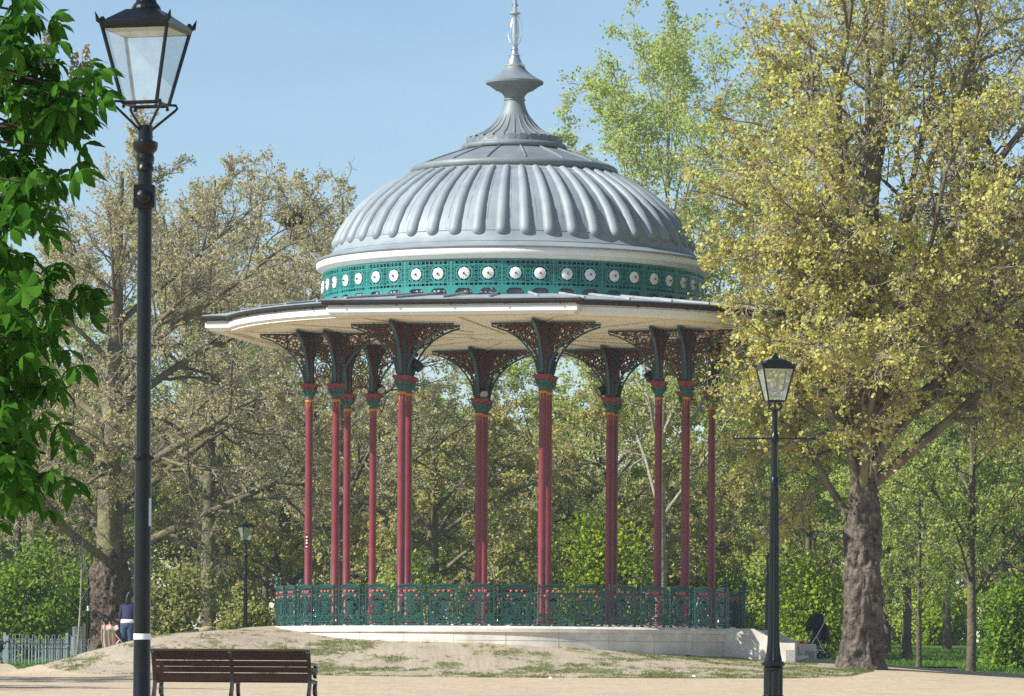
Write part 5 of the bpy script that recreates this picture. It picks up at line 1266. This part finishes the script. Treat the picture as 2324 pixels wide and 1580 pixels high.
M_BLKF = node_mat('black_pushchair_fabric', (.008, .008, .010), .8, noise=(12, .3)); M_ALU = node_mat('aluminium_tube', (.62, .66, .7), .35, .4); M_TYRE = node_mat('rubber_tyre', (.015, .015, .015), .7); M_BEIGE = node_mat('beige_blanket', (.55, .46, .36), .9, noise=(18, .35), bump=(10, .6, .02))
def wheel(parent, c, r=.085, wd_=.035):
    b = MB(); b.tube([(c[0], c[1] + (r - .02) * math.cos(a), c[2] + (r - .02) * math.sin(a)) for a in np.linspace(0, 2 * PI, 17)[:-1]], .02, 6, closed=True); wh = b.build('wheel', M_TYRE, parent, True)
    b = MB()
    for i in range(5): a = 2 * PI * i / 5; b.tube([c, (c[0], c[1] + (r - .03) * math.cos(a), c[2] + (r - .03) * math.sin(a))], .008, 4)
    b.build('rim', M_ALU, wh)
def pushchair(label, loc, rz, mat, frame, hood=True, tall=1.0):
    """umbrella pushchair: -Y is the child's facing direction"""
    t = thing('pushchair', label, 'pushchair', loc, rz, 'pushchairs')
    for s in (-1, 1):
        x = s * .22
        b = MB(); b.tube([(x, -.42, .10), (x, -.25, .28), (x, .05, .62 * tall), (x, .22, .86 * tall), (x, .27, 1.0 * tall)], .016, 7); b.tube([(x, .30, .10), (x, .12, .36), (x, -.02, .52 * tall)], .014, 6); b.tube([(x, -.28, .26), (x, .2, .24)], .012, 6); b.build('frame_side', frame, t)
        b = MB(); b.tube([(x, .27, 1.0 * tall), (x, .27, 1.06 * tall), (x, .32, 1.11 * tall), (x, .39, 1.10 * tall), (x, .42, 1.06 * tall)], .022, 8); b.build('handle', M_BLKF, t, True)
        for y in (-.42, .30): wheel(t, (x + .03 * s, y, .095)); wheel(t, (x - .03 * s, y, .095))
    b = MB(); b.tube([(-.22, .22, .14), (0, .1, .3), (.22, .22, .14)], .01, 5); b.tube([(-.22, .1, .62), (.22, .2, .34)], .01, 5); b.tube([(.22, .1, .62), (-.22, .2, .34)], .01, 5); b.build('cross_brace', frame, t)
    b = MB(); f = lambda u, v, d: (d, u, v)
    b.strip([(-.42, .26), (-.30, .33), (-.12, .40), (.02, .42), (.09, .6), (.17, .82 * tall), (.2, .93 * tall)], [.03, .05, .07, .09, .07, .05, .03], f, .42); b.build('seat', mat, t)
    if hood:
        b = MB(); V = []
        for i in range(9):
            a = -.2 + 2.1 * i / 8
            for j in range(11):
                q = PI * j / 10; V.append((.235 * math.cos(q), .14 - .36 * math.cos(a) * (.35 + .65 * math.sin(q)), .72 * tall + .36 * math.sin(a) * (.25 + .75 * math.sin(q)) * tall))
        b.add(V, [(i * 11 + j, i * 11 + j + 1, (i + 1) * 11 + j + 1, (i + 1) * 11 + j) for i in range(8) for j in range(10)]); o = b.build('hood', mat, t, True)
        o.modifiers.new('s', 'SOLIDIFY').thickness = .015
    return t
pp = at(1846, 1490, 3.2)
pc_ = pushchair('black folding pushchair with hood parked behind the stone steps', (pp.x, 3.2, at(1846, 1496, 3.2).z), math.radians(-68), M_BLKF, M_ALU, True, 1.18)
b = MB(); ell(b, [((0, .33, .50), .14, .05), ((0, .33, .56), .19, .09), ((0, .34, .75), .18, .09), ((0, .33, .92), .15, .05), ((0, .31, 1.02), .05, .02)]); bg_ = b.build('shoulder_bag', M_BLKF, None, True); bg_.location = pc_.location; bg_.rotation_euler = pc_.rotation_euler; tag(bg_, 'black bag hanging from the handles of the hooded pushchair', 'bag')
b = MB(); ell(b, [((0, -.36, .38), .05, .04), ((0, -.36, .42), .09, .07), ((0, -.35, .47), .08, .07), ((0, -.35, .50), .03, .03)]); rd = b.build('folded_cloth', M_RED2, None, True); rd.location = pc_.location; rd.rotation_euler = pc_.rotation_euler; tag(rd, 'red cloth on the footrest of the hooded pushchair', 'cloth')
pq = at(262, 1470, -2.6)
pc2 = pushchair('pushchair with red seat and white frame in front of the leaning person', (pq.x, -2.5, gz(pq.x, -2.5)), math.radians(115), M_RED2, node_mat('white_tube', (.75, .78, .8), .35), False)
b = MB(); V = []; nx_, ny_ = 16, 18
gb = np.random.default_rng(4)
for i in range(nx_):
    for j in range(ny_):
        u_, v_ = i / (nx_ - 1) - .5, j / (ny_ - 1)
        s_ = v_ * 1.15; yy = (.0 if s_ < .3 else 0); fold = .035 * math.sin(u_ * 22 + v_ * 2) * min(1, abs(s_ - .35) * 3)
        if s_ < .35: y, z = .22 - .2 * s_ / .35, 1.0 - .12 * (1 - s_ / .35) ** 2
        else: y, z = .0 - .05 * (s_ - .35) + fold, 1.0 - (s_ - .35) * .95
        V.append((u_ * .42 * (1 - .15 * v_) + .02 * math.sin(v_ * 9), -y, z * .98 + .02 * math.cos(u_ * 12)))
b.add(V, [(i * ny_ + j, i * ny_ + j + 1, (i + 1) * ny_ + j + 1, (i + 1) * ny_ + j) for i in range(nx_ - 1) for j in range(ny_ - 1)])
bl = b.build('blanket', M_BEIGE, None, True); bl.modifiers.new('s', 'SOLIDIFY').thickness = .012; pq = at(247, 1470, -2.9); bl.location = (pq.x, -2.9, at(247, 1418, -2.9).z - 1.0); bl.rotation_euler = (0, 0, .3); tag(bl, 'crumpled beige blanket draped over the red seated pushchair', 'blanket')
pe = at(-14, 1510, 12); pc3 = pushchair('black pushchair cut off by the left edge near the hooped fence', (pe.x, 12, at(0, 1524, 12).z), math.radians(-60), M_BLKF, M_IRON, True, .8)

# bundles on the crest of the mound, scraps of litter
p = at(466, 1420, -3.5); b = MB(); ell(b, [((0, 0, -.06), .10, .08), ((0, 0, .0), .17, .12), ((.02, 0, .05), .17, .11), ((.05, 0, .10), .10, .07), ((.06, 0, .115), .03, .02)], 16); o = b.build('bundle', node_mat('tan_canvas', (.36, .27, .16), .9, noise=(8, .3), bump=(12, .5)), None, True); o.location = (p.x, -3.5, gz(p.x, -3.5) + .05); tag(o, 'rounded tan bundle lying on the crest of the mound', 'bundle')
p = at(436, 1422, -3.2); b = MB(); ell(b, [((0, 0, -.06), .2, .1), ((0, 0, .0), .24, .13), ((.02, 0, .05), .17, .1), ((.1, 0, .08), .05, .04)], 16); o = b.build('coat', node_mat('dark_cloth', (.02, .022, .035), .9, noise=(14, .5), bump=(10, .6)), None, True); o.location = (p.x, -3.2, gz(p.x, -3.2) + .04); tag(o, 'dark crumpled coat beside the tan bundle on the mound', 'coat')
M_PAPER = node_mat('white_paper', (.8, .8, .78), .8)
for i, (px, py, Yd, lab) in enumerate(((1249, 1548, -11.6, 'white paper scrap at the gravel edge below the railing'), (1575, 1532, -10.6, 'white paper scrap in the grass below the plinth'), (326, 1520, -9.6, 'pale paper scrap on the mound left of the tall lamp'))):
    p = at(px, py, Yd); b = MB(); s = .05 if Yd < 0 else .16
    b.add([(-s, -s * .6, .0), (s, -s * .5, .01), (s * .8, s * .6, .03), (-s * .7, s * .5, .04), (0, 0, .05)], [(0, 1, 4), (1, 2, 4), (2, 3, 4), (3, 0, 4)]); o = b.build('paper_scrap', M_PAPER); o.location = (p.x, Yd, gz(p.x, Yd) + .03); tag(o, lab, 'litter', 'scraps of litter')

# ------------------------------------------------------------------ grass blades
def blades(name, label, pts, h, mat, seed):
    g = np.random.default_rng(seed); N = len(pts); a = g.uniform(0, 2 * PI, N); hh = h * g.uniform(.5, 1.4, N); wv = h * .16
    d = np.stack([np.cos(a), np.sin(a), np.zeros(N)], 1); ln = g.normal(0, .45, (N, 3)) * [1, 1, 0]
    A = pts - d * wv; B = pts + d * wv; Mi = pts + (ln * .35 + [0, 0, .6]) * hh[:, None]; Tp = pts + (ln + [0, 0, .95]) * hh[:, None]
    V = np.stack([A, B, Mi + d * wv * .7, Tp, Mi - d * wv * .7], 1).reshape(-1, 3); i = np.arange(N)[:, None] * 5
    o = mesh_np(name, V, quads=i + [[0, 1, 2, 4]], tris=i + [[4, 2, 3]], mats=[mat]); tag(o, label, 'grass', kind='stuff'); return o
L_GR = leaf_mat('grass_blade', [(.10, .16, .03), (.16, .21, .05), (.22, .22, .08), (.13, .19, .03)], .3); L_GR2 = leaf_mat('lawn_blade', [(.10, .22, .03), (.15, .28, .045), (.08, .18, .025), (.20, .30, .06)], .35)
g = np.random.default_rng(8); Xp = g.uniform(-12, 10.3, 420000); Yp = g.uniform(-11.4, -3.2, 420000); mk = grass_mask(Xp, Yp); kp = (g.random(len(Xp)) < mk * .55) & (Yp > path_edge(Xp)); kp &= (Xp ** 2 + Yp ** 2 > 6.45 ** 2)
Xp, Yp = Xp[kp], Yp[kp]; blades('grass_tufts', 'sparse grass tufts on the earth mound', np.stack([Xp, Yp, ground_np(Xp, Yp) + .005], 1), .035, L_GR, 1)
Xp = np.concatenate([g.uniform(-20, -9.6, 30000), g.uniform(7, 26, 30000)]); Yp = np.concatenate([g.uniform(9, 34, 30000), 10 + 60 * g.random(30000) ** 1.5]); blades('lawn_grass', 'longer green grass on the lawn', np.stack([Xp, Yp, ground_np(Xp, Yp) - .03], 1), .13, L_GR2, 2)

# ------------------------------------------------------------------ spring haze
b = MB(); b.box((0, 140, 13.0), (604, 566, 33.0)); hz = b.build('haze', [bpy.data.materials.new('haze_air')]); hm = hz.data.materials[0]; hm.use_nodes = True; t = hm.node_tree; t.nodes.clear()
ho = t.nodes.new('ShaderNodeOutputMaterial'); hv = t.nodes.new('ShaderNodeVolumePrincipled'); hv.inputs['Color'].default_value = (.93, .95, 1, 1); hv.inputs['Density'].default_value = .00028; hv.inputs['Anisotropy'].default_value = .2
t.links.new(hv.outputs[0], ho.inputs['Volume']); tag(hz, kind='stuff')
